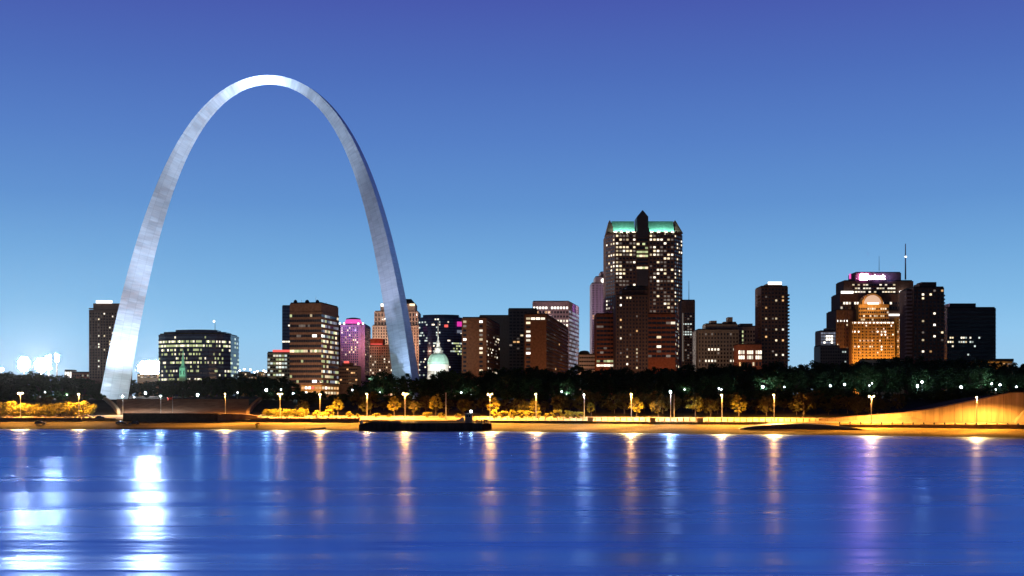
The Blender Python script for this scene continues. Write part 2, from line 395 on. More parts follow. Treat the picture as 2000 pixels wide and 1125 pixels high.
C1, C2, C3 = (0.56, 0.73, 1.0), (0.60, 0.68, 1.0), (0.42, 0.62, 1.0)
ARCHLIGHTS = [((-226, 700, 15), (-238, 728, 26), 9e3, 95, C1), ((-205, 690, 15.5), (-232, 728, 62), 330e3, 60, C1), ((-196, 724, 15.5), (-228, 731, 70), 200e3, 45, C1),
              ((-215, 690, 15.5), (-205, 728, 130), 2100e3, 40, C1), ((-170, 690, 15.5), (-175, 728, 190), 2700e3, 34, C1),
              ((-120, 690, 15.5), (-118, 728, 195), 2600e3, 30, C1), ((-150, 690, 15.5), (-146, 730, 206), 950e3, 26, C1),
              ((-85, 690, 15.5), (-80, 728, 110), 820e3, 45, C2), ((-68, 700, 15.5), (-66, 728, 50), 170e3, 60, C3)]
arch()
PARK = 1300.0
CITYK = 560.0
AM = (1, .55, .25); NE = (1, .7, .5)
CITY = [(205, 60, AM), (380, 12, NE), (545, 25, NE), (590, 45, AM), (640, 60, AM), (690, 40, AM), (740, 40, AM), (925, 32, AM), (1045, 34, AM), (1100, 40, AM), (1185, 12, AM), (1300, 12, AM), (1410, 32, NE), (1465, 14, AM), (1515, 14, AM), (1805, 12, AM)]
CITY2 = [(1150, 30, NE), (1346, 36, AM), (1403, 40, NE)]
HAZE, HAZEG = 0.0000035, 0.9

# ================================================================== BUILDINGS
class Bld:
    """One building: an Empty at its base; wall, roof, windows and the rest are its children."""
    n_win = 100
    def __init__(s, name, label, cat, px, Y, group=None, zb=14.0):
        s.zb = zb; s.root = thing(name, label, cat, (PX(px, Y), Y, zb), group); s.wall = MB(); s.roof = MB(); s.wins = []; s.extra = []
    def fp(s, px0, px1, Y0, Y1=None, dep=30, px2=None, Y2=None):
        Y1 = Y0 if Y1 is None else Y1
        A = (PX(px0, Y0), Y0); B = (PX(px1, Y1), Y1)
        Cc = (PX(px2, Y2), Y2) if px2 is not None else (B[0], B[1] + dep)
        D = (A[0] + Cc[0] - B[0], A[1] + Cc[1] - B[1])
        return [A, B, Cc, D]
    def block(s, foot, z1, z0=None, cap=0.9, mb=None):
        z0 = s.zb if z0 is None else z0
        (mb or s.wall).prism(foot, z0, z1)
        if cap:
            cx = sum(p[0] for p in foot) / len(foot); cy_ = sum(p[1] for p in foot) / len(foot)
            s.roof.prism([(cx + (p[0] - cx) * 0.965, cy_ + (p[1] - cy_) * 0.965) for p in foot], z1, z1 + cap)
    def ribs(s, A, B, z0, z1, n, w=0.8, proud=0.5, mb=None):
        A = Vector(A); B = Vector(B); t = (B - A); L = t.length; t /= L; nn = Vector((t.y, -t.x))
        for i in range(n + 1):
            c = A + t * (w / 2 + (L - w) * i / n); p = [c - t * w / 2 + nn * proud, c + t * w / 2 + nn * proud, c + t * w / 2 - nn * 0.2, c - t * w / 2 - nn * 0.2]
            (mb or s.wall).prism([tuple(q) for q in p], z0, z1)
    def bands(s, A, B, z0, z1, n, h=1.2, proud=0.35, mb=None):
        A = Vector(A); B = Vector(B); t = (B - A); t.normalize(); nn = Vector((t.y, -t.x))
        for i in range(n + 1):
            z = z0 + (z1 - z0) * i / n
            p = [A + nn * proud, B + nn * proud, B - nn * 0.2, A - nn * 0.2]
            (mb or s.wall).prism([tuple(q) for q in p], z - h / 2, z + h / 2)
    def windows(s, A, B, z0, z1, rows, cols, wf=0.6, hf=0.55, lit=None, dark='glass', off=0.04, m=0.0):
        """a grid of panes on the face A-B; lit(row, col) gives a material name or None; row 0 is the topmost"""
        A = Vector(A); B = Vector(B); t = (B - A); L = t.length; t /= L; nn = Vector((t.y, -t.x)); ang = math.atan2(t.y, t.x)
        cw = (L - 2 * m) / cols; rh = (z1 - z0) / rows
        for r in range(rows):
            for c in range(cols):
                k = lit(r, c) if lit else None
                if k == 'skip': continue
                p = A + t * (m + cw * (c + 0.5)) + nn * off
                s.wins.append((Vector((p.x, p.y, z1 - rh * (r + 0.5))), ang, round(cw * wf, 2), round(rh * hf, 2), k or dark, k is not None))
    def part(s, name, mb, m, label=None, smooth=False, parent=None): return mb.build(name, m, parent or s.root, smooth, label)
    def done(s, wall, roof='roofdark', max_ind=100):
        w = s.wall.build('wall', M[wall], s.root)
        if s.roof.v: s.roof.build('roof', M[roof], s.root)
        ws = s.wins
        R.shuffle(ws); ws.sort(key=lambda q: -q[5])
        if len(ws) > max_ind: ind, rest = ws[:max_ind], ws[max_ind:]
        else: ind, rest = ws, []
        base = s.root.location
        for c, a, w_, h_, k, _ in ind:
            o = bpy.data.objects.new('window', pane(w_, h_, k)); COL.objects.link(o)
            o.parent = s.root; o.location = c - base; o.rotation_euler = (0, 0, a)
        if rest:
            mb = MB(); names = []
            for c, a, w_, h_, k, _ in rest:
                if k not in names: names.append(k)
                mb.mi = names.index(k)
                t = Vector((math.cos(a), math.sin(a), 0)); nn = Vector((t.y, -t.x, 0))
                q = [(c - t * w_ / 2), (c + t * w_ / 2)]
                mb.prism([tuple((q[0] + nn * 0.06)[:2]), tuple((q[1] + nn * 0.06)[:2]), tuple((q[1] - nn * 0.3)[:2]), tuple((q[0] - nn * 0.3)[:2])], c.z - h_ / 2, c.z + h_ / 2)
            o = mb.build('window_field', [M[k] for k in names], s.root); o['kind'] = 'stuff'
        return s.root
PANES = {}
def pane(w, h, k):
    key = (w, h, k)
    if key not in PANES:
        mb = MB(); mb.box(-w / 2, w / 2, -0.06, 0.3, -h / 2, h / 2)
        me = bpy.data.meshes.new('window'); me.from_pydata(mb.v, [], mb.f); me.materials.append(M[k]); PANES[key] = me
    return PANES[key]
def rnd(p, *mats):
    return lambda r, c: R.choice(mats) if R.random() < p else None
def rows(tab, p, *mats):
    return lambda r, c: R.choice(mats) if R.random() < tab.get(r, p) else None
def antenna(b, px, Y, py0, py1, r=0.35, m='darkmetal', name='antenna'):
    mb = MB(); mb.tube(P(px, py1, Y), P(px, py0, Y), r, r * 0.5, 6); return b.part(name, mb, M[m])
def ledge(b, A, B, z, h, m, name, proud=0.7, back=0.3):
    A = Vector(A); B = Vector(B); t = (B - A).normalized(); nn = Vector((t.y, -t.x)); mb = MB()
    p = [A + nn * proud, B + nn * proud, B - nn * back, A - nn * back]; mb.prism([tuple(q) for q in p], z, z + h)
    return b.part(name, mb, M[m])

# --- tall brown tower at the far left, half behind the left leg of the arch
Y = 1000
b = Bld('apartment_tower', 'tall brown tower with a white lit crown, half hidden behind the left arch leg', 'building', 205, Y)
f = b.fp(174, 239, Y, dep=26); b.block(f, PZ(607, Y)); A, B = f[0], f[1]
b.bands(A, B, PZ(607, Y), PZ(603, Y), 1, 1.0, 0.9)
b.ribs(A, B, 14, PZ(606, Y), 12, 0.7, 0.35)
b.windows(A, B, PZ(740, Y), PZ(610, Y), 24, 12, 0.45, 0.55, lambda r, c: R.choice(('warm', 'white_lit')) if (c in (3, 5, 7, 8) and R.random() < 0.33) else ('dim' if R.random() < 0.06 else None))
mb = MB(); mb.prism(b.fp(182, 236, Y + 3, dep=20), PZ(607, Y), PZ(592, Y)); b.part('penthouse', mb, M['brown'])
ledge(b, (PX(188, Y + 3), Y + 3), (PX(219, Y + 3), Y + 3), PZ(591.5, Y), 2.2, 'crownlight', 'crown_light')
b.done('brown')

# --- red low building and bright block left of it
Y = 1020
b = Bld('brick_lowrise', 'low red brick building peeping over the trees left of the tall brown tower', 'building', 156, Y)
f = b.fp(140, 174, Y, dep=20); b.block(f, PZ(728, Y)); b.windows(f[0], f[1], PZ(744, Y), PZ(730, Y), 2, 7, 0.5, 0.5, rnd(0.3, 'dim', 'warm')); b.done('redbrown')
b = Bld('bright_pavilion', 'small block with glaring white window strips above the trees at the far left', 'building', 133, Y)
f = b.fp(126, 140, Y, dep=12); b.block(f, PZ(724, Y)); b.windows(f[0], f[1], PZ(738, Y), PZ(726, Y), 1, 3, 0.55, 0.9, lambda r, c: 'crownlight'); b.done('grey')

# --- curved glass office building
Y = 980
b = Bld('glass_office', 'wide curved dark blue glass office block with rows of yellowish lit floors', 'building', 380, Y)
def arc(px0, px1, Y0, bulge, dep, n=10):
    pts = []
    for i in range(n + 1):
        u = i / n; px = px0 + (px1 - px0) * u; yy = Y0 - bulge * math.sin(PI * u) ** 0.7 + bulge
        pts.append((PX(px, yy), yy))
    return pts + [(pts[-1][0], pts[-1][1] + dep), (pts[0][0], pts[0][1] + dep)]
f = arc(310, 450, Y, 14, 30); zt, zb_ = PZ(652, Y), PZ(745, Y)
b.block(f, zt)
m1 = MB(); m1.prism(arc(320, 441, Y + 6, 9, 20), zt, PZ(646.5, Y)); b.part('penthouse', m1, M['navy'])
m1 = MB(); m1.prism(arc(343, 424, Y + 8, 6, 14), PZ(646.5, Y), PZ(642.5, Y)); b.part('plant_room', m1, M['navy'])
NF = 11
lits = {1: .72, 2: .9, 3: .3, 4: .3, 5: .22, 6: .55, 7: .12, 8: .25, 9: .2, 10: .5}
for i in range(10):
    A, B = f[i], f[i + 1]
    b.windows(A, B, zb_, zt - 1, NF, 5, 0.94, 0.5, (lambda i: lambda r, c: (R.choice(('green_lit', 'green_lit', 'white_lit')) if R.random() < lits.get(r, .05) * (1.2 if i < 6 else 0.7) else None))(i), 'glassblue')
    b.bands(A, B, zb_, zt - 1, NF, 1.0, 0.3)
b.windows(f[10], f[11], zb_, zt - 1, NF, 8, 0.94, 0.5, rnd(.25, 'green_lit', 'cool'), 'glass'); b.bands(f[10], f[11], zb_, zt - 1, NF, 1.6, 0.3)
antenna(b, 420, Y + 10, 628, 645, 0.25)
mb = MB(); mb.lathe(P(418, 627.5, Y + 10), [(0.5, -0.9), (1.0, 0), (0.5, 0.9)], 8); b.part('beacon', mb, M['crownlight'])
b.done('navy')

# --- church with a green steeple in front of it
Y = 890
root = thing('church', 'small church whose green copper steeple rises in front of the curved glass office', 'church', (PX(357, Y), Y, 14))
mb = MB(); c0 = P(358, 760, Y); mb.box(PX(349, Y), PX(367, Y), Y, Y + 30, 14, PZ(741, Y)); mb.build('nave', M['grey'], root)
mb = MB(); mb.box(PX(352.5, Y), PX(364, Y), Y - 3, Y + 1.5, 14, PZ(719, Y)); mb.build('tower', M['copper'], root)
mb = MB(); x0, x1 = PX(352, Y), PX(364.5, Y); cx = (x0 + x1) / 2
mb.prism([(x0, Y - 3.2), (x1, Y - 3.2), (x1, Y + 1.7), (x0, Y + 1.7)], PZ(719, Y), PZ(714, Y), [(cx - 1.1, Y - 1.9), (cx + 1.1, Y - 1.9), (cx + 1.1, Y + .4), (cx - 1.1, Y + .4)])
mb.prism([(cx - 1.1, Y - 1.9), (cx + 1.1, Y - 1.9), (cx + 1.1, Y + .4), (cx - 1.1, Y + .4)], PZ(714, Y), PZ(683, Y), [(cx - .1, Y - .9), (cx + .1, Y - .9), (cx + .1, Y - .7), (cx - .1, Y - .7)])
st = mb.build('steeple', M['copper'], root)
light('SPOT', 'steeple_floodlight', (PX(352, Y), Y - 26, 26), 26e3, (.55, 1.0, .75), .4, root, (PX(358, Y), Y, 44), 50, .6)
for px in (354.5, 360.5):
    mb = MB(); mb.box(PX(px, Y), PX(px + 1.8, Y), Y - 3.15, Y - 2.9, PZ(732, Y), PZ(724, Y)); mb.build('louvre', M['roofdark'], root)

# --- low greenish office, dark slab behind, banded brown tower
Y = 930
b = Bld('concrete_office', 'low pale green office block with lit floors and a red neon parapet', 'building', 545, Y)
f = b.fp(522, 572, Y, dep=24); b.block(f, PZ(689, Y)); b.windows(f[0], f[1], PZ(736, Y), PZ(691, Y), 6, 9, 0.8, 0.5, lambda r, c: R.choice(('white_lit', 'green_lit')) if (c in (2, 3, 4, 5) and R.random() < .6) else ('cool' if R.random() < 0.5 else None))
b.bands(f[0], f[1], PZ(736, Y), PZ(691, Y), 6, 1.0, 0.3)
ledge(b, (PX(533, Y + 1), Y + 1), (PX(570, Y + 1), Y + 1), PZ(687.5, Y), 1.7, 'redlight', 'neon_strip'); b.done('greenish')
Y = 1010
b = Bld('navy_tower', 'slim navy blue slab tower tucked behind the banded brown tower', 'building', 560, Y)
f = b.fp(551, 580, Y, dep=24); b.block(f, PZ(598, Y))
b.windows(f[0], f[1], PZ(740, Y), PZ(601, Y), 22, 5, 0.9, 0.5, lambda r, c: 'white_lit' if ((r == 5 and c > 1) or (r == 10 and c < 3) or (r == 13 and c < 3)) else ('green_lit' if r == 14 else None), 'glassblue'); b.done('navy')
Y = 900
b = Bld('banded_tower', 'brown office tower with alternating dark window bands and a blank brown top storey', 'building', 613, Y)
f = b.fp(566, 627.5, Y, Y - 4, px2=661, Y2=Y + 36); zt = PZ(593, Y); b.block(f, zt)
A, B, Cc = f[0], f[1], f[2]
z1, z0 = PZ(612, Y), PZ(750, Y); NF = 14
def lf(r, c):
    t = {1: .0, 2: .12, 4: .0, 6: .06, 7: .85, 9: .06, 13: .2}.get(r, .02)
    if r == 2 and c in (4, 5, 6, 8): return 'dim'
    if r == 4 and c in (10, 11): return 'crownlight'
    if r == 13 and c in (10, 11): return 'crownlight'
    if r == 4 and c in (3, 4): return 'dim'
    return R.choice(('warm', 'green_lit', 'green_lit')) if R.random() < t else None
b.windows(A, B, z0, z1, NF, 14, 0.94, 0.52, lf)
b.windows(B, Cc, z0, z1, NF, 10, 0.9, 0.52, lambda r, c: 'crownlight' if (r == 4 and c == 0) else R.choice(('bluedim', 'bluedim', 'cool', 'green_lit', 'warm')) if R.random() < (.62 if r not in (7,) else .9) else None, 'glassblue')
b.bands(A, B, z0, z1, NF, 1.7, 0.5); b.bands(B, Cc, z0, z1, NF, 1.7, 0.5)
for px, w in ((577, 8), (600, 9), (620, 8)):
    mb = MB(); mb.lathe(P(px, 593, Y + 10) - Vector((0, 0, 0.0)), [(w * .38 * .5, 0), (w * .38 * .5, 1.0), (w * .3 * .5, 2.2), (0.3, 2.9)], 12); b.part('roof_dome', mb, M['darkmetal'], smooth=True)
antenna(b, 589, Y + 12, 585.5, 594, 0.15); antenna(b, 617, Y + 12, 579, 594, 0.15); antenna(b, 637, Y + 12, 590, 597, 0.2)
# lit shops in its base
mb = MB(); mb.prism(b.fp(588, 628, Y - 7, Y - 11, px2=662, Y2=Y + 30), 14, PZ(752, Y - 7)); b.part('podium', mb, M['gold'])
A2, B2, C2_, _ = b.fp(588, 628, Y - 7, Y - 11, px2=662, Y2=Y + 30)
b.windows(A2, B2, PZ(772, Y), PZ(753, Y), 2, 6, 0.7, 0.5, lambda r, c: 'crownlight' if (r, c) in ((0, 1), (0, 2), (1, 0), (1, 1)) else 'redlight' if (r, c) in ((0, 3),) else 'orange')
b.windows(B2, C2_, PZ(772, Y), PZ(753, Y), 2, 6, 0.7, 0.5, lambda r, c: 'crownlight' if (r, c) in ((0, 1),) else R.choice(('orange', 'warm')))
b.done('brown')

# --- garage and pink crowned hotel
Y = 960
b = Bld('parking_garage', 'low brown parking garage lit amber between the banded tower and the lilac hotel', 'building', 676, Y)
f = b.fp(655, 698, Y, dep=24); b.block(f, PZ(716, Y)); b.windows(f[0], f[1], PZ(752, Y), PZ(718, Y), 5, 10, 0.85, 0.45, lambda r, c: 'orange' if R.random() < .18 else None)
b.bands(f[0], f[1], PZ(752, Y), PZ(718, Y), 5, 1.2, .4)
mb = MB(); mb.prism(b.fp(668, 686, Y + 4, dep=14), PZ(716, Y), PZ(708, Y)); b.part('stair_head', mb, M['darkbrown'])
ledge(b, (PX(672, Y + 4), Y + 4), (PX(682, Y + 4), Y + 4), PZ(709, Y), 1.6, 'redlight', 'neon_sign'); b.done('brown')
Y = 1040
b = Bld('lilac_hotel', 'lilac floodlit hotel tower with a glowing pink crown', 'hotel', 690, Y)
f = b.fp(660, 713, Y, px2=724, Y2=Y + 44); zt = PZ(634, Y); b.block(f, zt); A, B, Cc = f[0], f[1], f[2]
b.windows((PX(666, Y), Y), (PX(700, Y), Y), PZ(742, Y), PZ(638, Y), 22, 9, 0.55, 0.6, lambda r, c: R.choice(('white_lit', 'warm')) if R.random() < .16 else ('dim' if R.random() < .12 else None), 'glassblue')
b.windows(B, Cc, PZ(742, Y), PZ(638, Y), 22, 6, 0.5, 0.5, rnd(.06, 'dim', 'warm'), 'glass')
b.ribs((PX(660, Y), Y), (PX(666, Y), Y), 14, zt, 1, 2.2, .8)
for px in (702, 708): b.ribs((PX(px, Y), Y), (PX(px + 4.5, Y), Y), 14, zt, 1, 1.0, .9)
mb = MB(); c = P(690, 634, Y + 10); mb.lathe((c.x, c.y, zt), [(7.6, 0), (7.6, 2.3), (6.2, 5.0)], 20, 1, .7); b.part('crown', mb, M['pinklight'], smooth=True)
mb = MB(); mb.lathe((c.x, c.y, zt + 5.0), [(6.4, 0), (6.0, .9), (2, 1.6)], 20, 1, .7); b.part('crown_roof', mb, M['roofdark'])
for px in (664, 672, 700, 709):
    mb = MB(); mb.box(PX(px - 1.5, Y), PX(px + 1.5, Y), Y - .6, Y + .6, zt, zt + 1.6); b.part('parapet_light', mb, M['crownlight'])
b.done('purplewall')
for px, z_, col, pw in ((662, 80, (.8, .5, 1.0), 15e3), (684, 76, (.5, .4, 1.0), 10e3), (707, 62, (1.0, .5, .35), 30e3)):
    light('POINT', 'facade_light', (PX(px, Y - 16), Y - 16, z_), pw, col, 1.0)

# --- art deco tower behind the right leg, brick block before it
Y = 1120
b = Bld('deco_tower', 'beige stepped art deco tower standing behind the right leg of the arch', 'building', 772, Y)
f = b.fp(727, 818, Y, dep=40); b.block(f, PZ(636, Y))
f2 = b.fp(731, 817, Y + 4, dep=32); b.block(f2, PZ(608, Y), PZ(636, Y)); f3 = b.fp(743, 811, Y + 8, dep=24); b.block(f3, PZ(592, Y), PZ(608, Y))
b.ribs(f2[0], f2[1], PZ(636, Y), PZ(608, Y), 14, 1.0, .5); b.ribs(f[0], f[1], 14, PZ(636, Y), 18, 1.0, .5)
b.windows(f2[0], f2[1], PZ(636, Y), PZ(610, Y), 3, 14, .5, .7, None); b.windows(f[0], f[1], PZ(740, Y), PZ(638, Y), 18, 18, .5, .6, rnd(.08, 'warm', 'dim'))
mb = MB(); c = P(797, 592, Y + 16); mb.prism(f3, PZ(592, Y), PZ(581, Y), [(c.x - 3, c.y), (c.x + 3, c.y), (c.x + 3, c.y + 3), (c.x - 3, c.y + 3)]); b.part('hip_roof', mb, M['roofdark'])
ledge(b, (PX(744, Y + 8), Y + 8), (PX(750, Y + 8), Y + 8), PZ(597, Y), 2.6, 'crownlight', 'crown_light'); ledge(b, (PX(800, Y + 8), Y + 8), (PX(810, Y + 8), Y + 8), PZ(596, Y), 2.0, 'warm', 'crown_light')
b.done('tan')
for px, z_, pw, col in ((738, 62, 70e3, (1, .72, .5)), (812, 62, 60e3, (1, .55, .35)), (738, 92, 26e3, (1, .8, .65)), (808, 96, 26e3, (1, .7, .6))): light('POINT', 'facade_light', (PX(px, Y - 22), Y - 22, z_), pw, col, 1.0)
Y = 960
b = Bld('brick_office', 'mid-height brown brick block with a red lit attic just left of the right arch leg', 'building', 743, Y)
f = b.fp(721.5, 767, Y, dep=26); b.block(f, PZ(675, Y)); b.ribs(f[0], f[1], 14, PZ(675, Y), 10, .7, .3)
b.windows(f[0], f[1], PZ(742, Y), PZ(677, Y), 12, 10, .5, .55, rnd(.14, 'warm', 'dim', 'white_lit'))
mb = MB(); mb.prism(b.fp(723, 748, Y + 2, dep=16), PZ(675, Y), PZ(661, Y)); b.part('attic', mb, M['redbrown'])
ledge(b, (PX(724, Y + 2), Y + 2), (PX(747, Y + 2), Y + 2), PZ(673.5, Y), .9, 'redlight', 'neon_strip'); b.done('tan')
light('POINT', 'facade_light', (PX(735, Y - 8), Y - 8, PZ(668, Y)), 5e3, (1, .12, .08), .5)

# --- dark blue glass tower with magenta sign
Y = 1080
b = Bld('curved_tower', 'dark blue glass office tower with a gently curved top and a magenta sign', 'building', 860, Y)
f = arc(818, 902, Y, 8, 34); b.block(f, PZ(619, Y), cap=0)
mb = MB(); mb.prism(arc(826, 896, Y + 2, 6, 26), PZ(619, Y), PZ(614, Y)); b.part('penthouse', mb, M['navy'])
for i in range(10):
    b.windows(f[i], f[i + 1], PZ(735, Y), PZ(621, Y), 22, 3, .92, .55, (lambda i: lambda r, c: 'cool' if (i in (0, 1, 4) and R.random() < .2) or (r in (9, 12) and R.random() < .35) else ('green_lit' if (i > 7 and 8 < r < 14 and R.random() < .6) else ('white_lit' if R.random() < .03 else None)))(i), 'glassblue')
ledge(b, (PX(893, Y + 4), Y + 3.2), (PX(901, Y + 6), Y + 5.2), PZ(637, Y), 4.2, 'magenta', 'lit_sign', 1.6); ledge(b, (PX(868, Y), Y + .6), (PX(875, Y), Y + .8), PZ(639, Y), 2.2, 'redlight', 'lit_sign', 1.0)
ledge(b, (PX(893, Y + 4), Y + 3.2), (PX(901, Y + 6), Y + 5.2), PZ(650, Y), 2.6, 'bluedim', 'lit_sign', 1.6)
b.done('navy')

# --- old domed courthouse
Y = 880
root = thing('domed_courthouse', 'white floodlit domed courthouse with a pale green dome and a tall flagpole', 'courthouse', (PX(854, Y), Y, 14))
cx = PX(854, Y)
mb = MB(); mb.box(cx - 34, cx + 34, Y - 2, Y + 30, 14, 27); mb.box(cx - 12, cx + 12, Y - 6, Y - 1.8, 14, 28.5); mb.build('wing', M['white'], root)
def zz(py): return PZ(py, Y) - 14
mb = MB(); c = (cx, Y + 10, 14)
mb.lathe(c, [(8.3, 12), (8.3, zz(737)), (7.9, zz(737)), (7.5, zz(715)), (7.9, zz(714.5)), (7.9, zz(711.5)), (7.4, zz(711))], 28); mb.build('drum', M['white'], root)
mb = MB(); mb.lathe(c, [(7.6, zz(711.2)), (7.5, zz(706)), (7.0, zz(700)), (5.9, zz(694.5)), (4.4, zz(690.5)), (2.9, zz(688.5))], 28); dm = mb.build('dome', M['palecopper'], root, True)
mb = MB()
for i in range(14):
    a = 2 * PI * i / 14
    for (r0, z0), (r1, z1) in zip([(7.65, zz(711)), (7.55, zz(706)), (7.05, zz(700)), (5.95, zz(694.5))], [(7.55, zz(706)), (7.05, zz(700)), (5.95, zz(694.5)), (4.45, zz(690.5))]):
        mb.tube((cx + math.cos(a) * r0, Y + 10 + math.sin(a) * r0, 14 + z0), (cx + math.cos(a) * r1, Y + 10 + math.sin(a) * r1, 14 + z1), .2, .2, 4)
mb.build('rib', M['palecopper'], dm)
mb = MB(); mb.lathe(c, [(3.4, zz(689)), (3.4, zz(687.6)), (2.7, zz(687)), (2.4, zz(681)), (2.9, zz(680.5)), (2.7, zz(678.5)), (1.5, zz(677)), (1.35, zz(670)), (1.8, zz(669.5)), (1.2, zz(666.5)), (.3, zz(660))], 16); mb.build('lantern', M['white'], root)
mb = MB(); mb.tube((cx, Y + 10, PZ(661, Y)), (cx, Y + 10, PZ(629, Y)), .3, .22, 8); mb.build('flagpole', M['white'], root)
for i in range(20):
    a = PI + PI * (i + .5) / 20 * 1.0
    mb = MB(); x, y = cx + math.cos(a) * 7.62, Y + 10 + math.sin(a) * 7.62; t = Vector((-math.sin(a), math.cos(a))); n_ = Vector((math.cos(a), math.sin(a)))
    q = Vector((x, y)); mb.prism([tuple(q - t * .36 - n_ * .4), tuple(q + t * .36 - n_ * .4), tuple(q + t * .36 + n_ * .14), tuple(q - t * .36 + n_ * .14)], PZ(733, Y), PZ(724, Y)); mb.build('window', M['dim'], root)
for dx in (-26, 22): light('SPOT', 'floodlight', (cx + dx, Y - 40, 27.5), 120e3, (.88, 1.0, .94), .6, None, (cx, Y + 4, 44), 44, .9)

# --- brown twin hotel and what stands behind it
Y = 1060
b = Bld('dark_slab', 'unlit black slab block behind and between the two brown hotel blocks', 'building', 990, Y)
f = b.fp(936, 994, Y, dep=30); b.block(f, PZ(617, Y)); f = b.fp(992.5, 1050, Y + .5, dep=30); b.block(f, PZ(603.5, Y))
b.windows((PX(994, Y), Y + .5), (PX(1030, Y), Y + .5), PZ(735, Y), PZ(607, Y), 20, 5, .7, .5, lambda r, c: {(7, 3): 'warm', (9, 1): 'orange', (9, 2): 'orange', (10, 0): 'dim', (11, 2): 'dim', (19, 1): 'dim', (8, 2): 'dim'}.get((r, c)))
for px in (1000, 1013, 1026):
    mb = MB(); mb.box(PX(px - 3.5, Y), PX(px + 3.5, Y), Y + 6, Y + 12, PZ(603.5, Y), PZ(601, Y)); b.part('roof_unit', mb, M['roofdark'])
b.done('black')
Y = 900
b = Bld('hotel_block', 'left one of two brown hotel blocks, lit corner windows and a blank centre', 'hotel', 925, Y)
f = b.fp(902, 950, Y, px2=976, Y2=Y + 80); b.block(f, PZ(621, Y)); A, B, Cc = f[0], f[1], f[2]; z0, z1 = PZ(728, Y), PZ(624, Y)
b.windows((PX(904.5, Y), Y), (PX(911, Y), Y), z0, z1, 12, 1, .95, .5, lambda r, c: {0: 'warm', 1: 'dim', 4: 'crownlight'}.get(r))
b.windows((PX(936, Y), Y), (PX(943, Y), Y), z0, z1, 12, 1, .9, .5, lambda r, c: {0: 'crownlight', 2: 'white_lit', 3: 'dim', 4: 'warm', 6: 'white_lit', 7: 'warm', 11: 'warm'}.get(r))
b.windows(B, Cc, z0, z1, 16, 12, .5, .5, lambda r, c: R.choice(('warm', 'dim', 'white_lit')) if (R.random() < .22 and r > 3) else None); b.done('hotel')
b = Bld('hotel_block', 'right one of two brown hotel blocks, four lit windows in a row near its roof', 'hotel', 1050, Y)
f = b.fp(1024.5, 1067, Y, px2=1109, Y2=Y + 160); b.block(f, PZ(614, Y)); A, B, Cc = f[0], f[1], f[2]; z0, z1 = PZ(728, Y), PZ(618, Y)
b.windows((PX(1027, Y), Y), (PX(1065, Y), Y), z0, z1, 13, 4, .85, .5, lambda r, c: R.choice(('warm', 'white_lit')) if r == 0 else ({1: 'warm', 3: 'white_lit', 4: 'crownlight', 5: 'white_lit', 7: 'dim', 8: 'crownlight'}.get(r) if c == 0 else 'skip') or (None if c == 0 else 'skip'))
b.windows(B, Cc, z0, z1, 14, 24, .6, .5, lambda r, c: R.choice(('orange', 'dim')) if R.random() < .025 else None)
b.bands(B, Cc, z0, z1, 14, .8, .4)
b.done('hotel')
light('POINT', 'facade_light', (PX(1106, 985), 985, 26), 45e3, (1, .55, .2), 1); light('POINT', 'facade_light', (PX(1124, 1010), 1010, 24), 30e3, (1, .6, .25), 1)
Y = 1150
b = Bld('mauve_tower', 'mauve office tower with a violet side and one bright window row under its top', 'building', 1080, Y)
f = b.fp(1040, 1111, Y, px2=1131, Y2=Y + 66); b.block(f, PZ(589, Y)); A, B, Cc = f[0], f[1], f[2]
b.windows(A, B, PZ(725, Y), PZ(597, Y), 15, 12, .75, .5, lambda r, c: ('crownlight' if c != 5 else 'dim') if r == 0 else ('orange' if (r == 1 and c in (0, 1, 4, 5)) else ('white_lit' if (r in (3, 4) and c > 7 and R.random() < .75) else None)))
b.windows(B, Cc, PZ(725, Y), PZ(604, Y), 15, 12, .9, .55, lambda r, c: 'bluedim' if R.random() < .6 else None, 'glassblue'); b.ribs(A, B, 14, PZ(589, Y), 12, .9, .4)
b.done('mauve')
light('POINT', 'facade_light', (PX(1142, Y + 20), Y + 20, PZ(598, Y)), 26e3, (.5, .2, 1.0), 1); light('POINT', 'facade_light', (PX(1078, Y - 30), Y - 30, 98), 26e3, (1.0, .7, .75), 1)
Y = 1020
b = Bld('low_annex', 'low grey annex with a domed plant room between the mauve tower and the tall tower', 'building', 1150, Y)
f = b.fp(1131, 1172, Y, dep=20); b.block(f, PZ(693, Y)); b.windows(f[0], f[1], PZ(725, Y), PZ(695, Y), 4, 9, .9, .4, None)
mb = MB(); c = P(1141, 693, Y + 8); mb.lathe(c, [(4.6, 0), (4.6, 1.8), (3.2, 3.2), (1, 3.6)], 14); b.part('plant_room', mb, M['darkmetal']); b.done('mauve')

# --- the tallest tower, green roof
Y = 1150
b = Bld('stepped_tower', 'pale mauve stepped tower with a white spotlight, tucked left behind the green-roofed tower', 'building', 1170, Y + 70)
Y2 = Y + 70
for p0, p1, py, o in ((1155.5, 1195, 553.5, 0), (1163, 1195, 540, 5), (1173, 1195, 530, 9)):
    f = b.fp(p0, p1, Y2 + o, dep=30); b.block(f, PZ(py, Y2)); b.ribs(f[0], f[1], 14, PZ(py, Y2), 5, .9, .5)
f = b.fp(1155.5, 1195, Y2, dep=30); b.windows(f[0], f[1], PZ(710, Y2), PZ(556, Y2), 34, 6, .5, .5, rnd(.03, 'orange', 'dim'))
mb = MB(); mb.lathe(P(1178, 548, Y2 - 2), [(.6, -2.2), (2.0, -1.2), (2.3, 0), (2.0, 1.2), (.6, 2.2)], 14); b.part('spotlight', mb, M['crownlight'])
b.done('mauve')
light('POINT', 'facade_light', (PX(1150, Y2 - 30), Y2 - 30, 110), 40e3, (.9, .75, 1.0), 1); light('POINT', 'facade_light', (PX(1150, Y2 - 30), Y2 - 30, 60), 25e3, (1, .75, .7), 1)

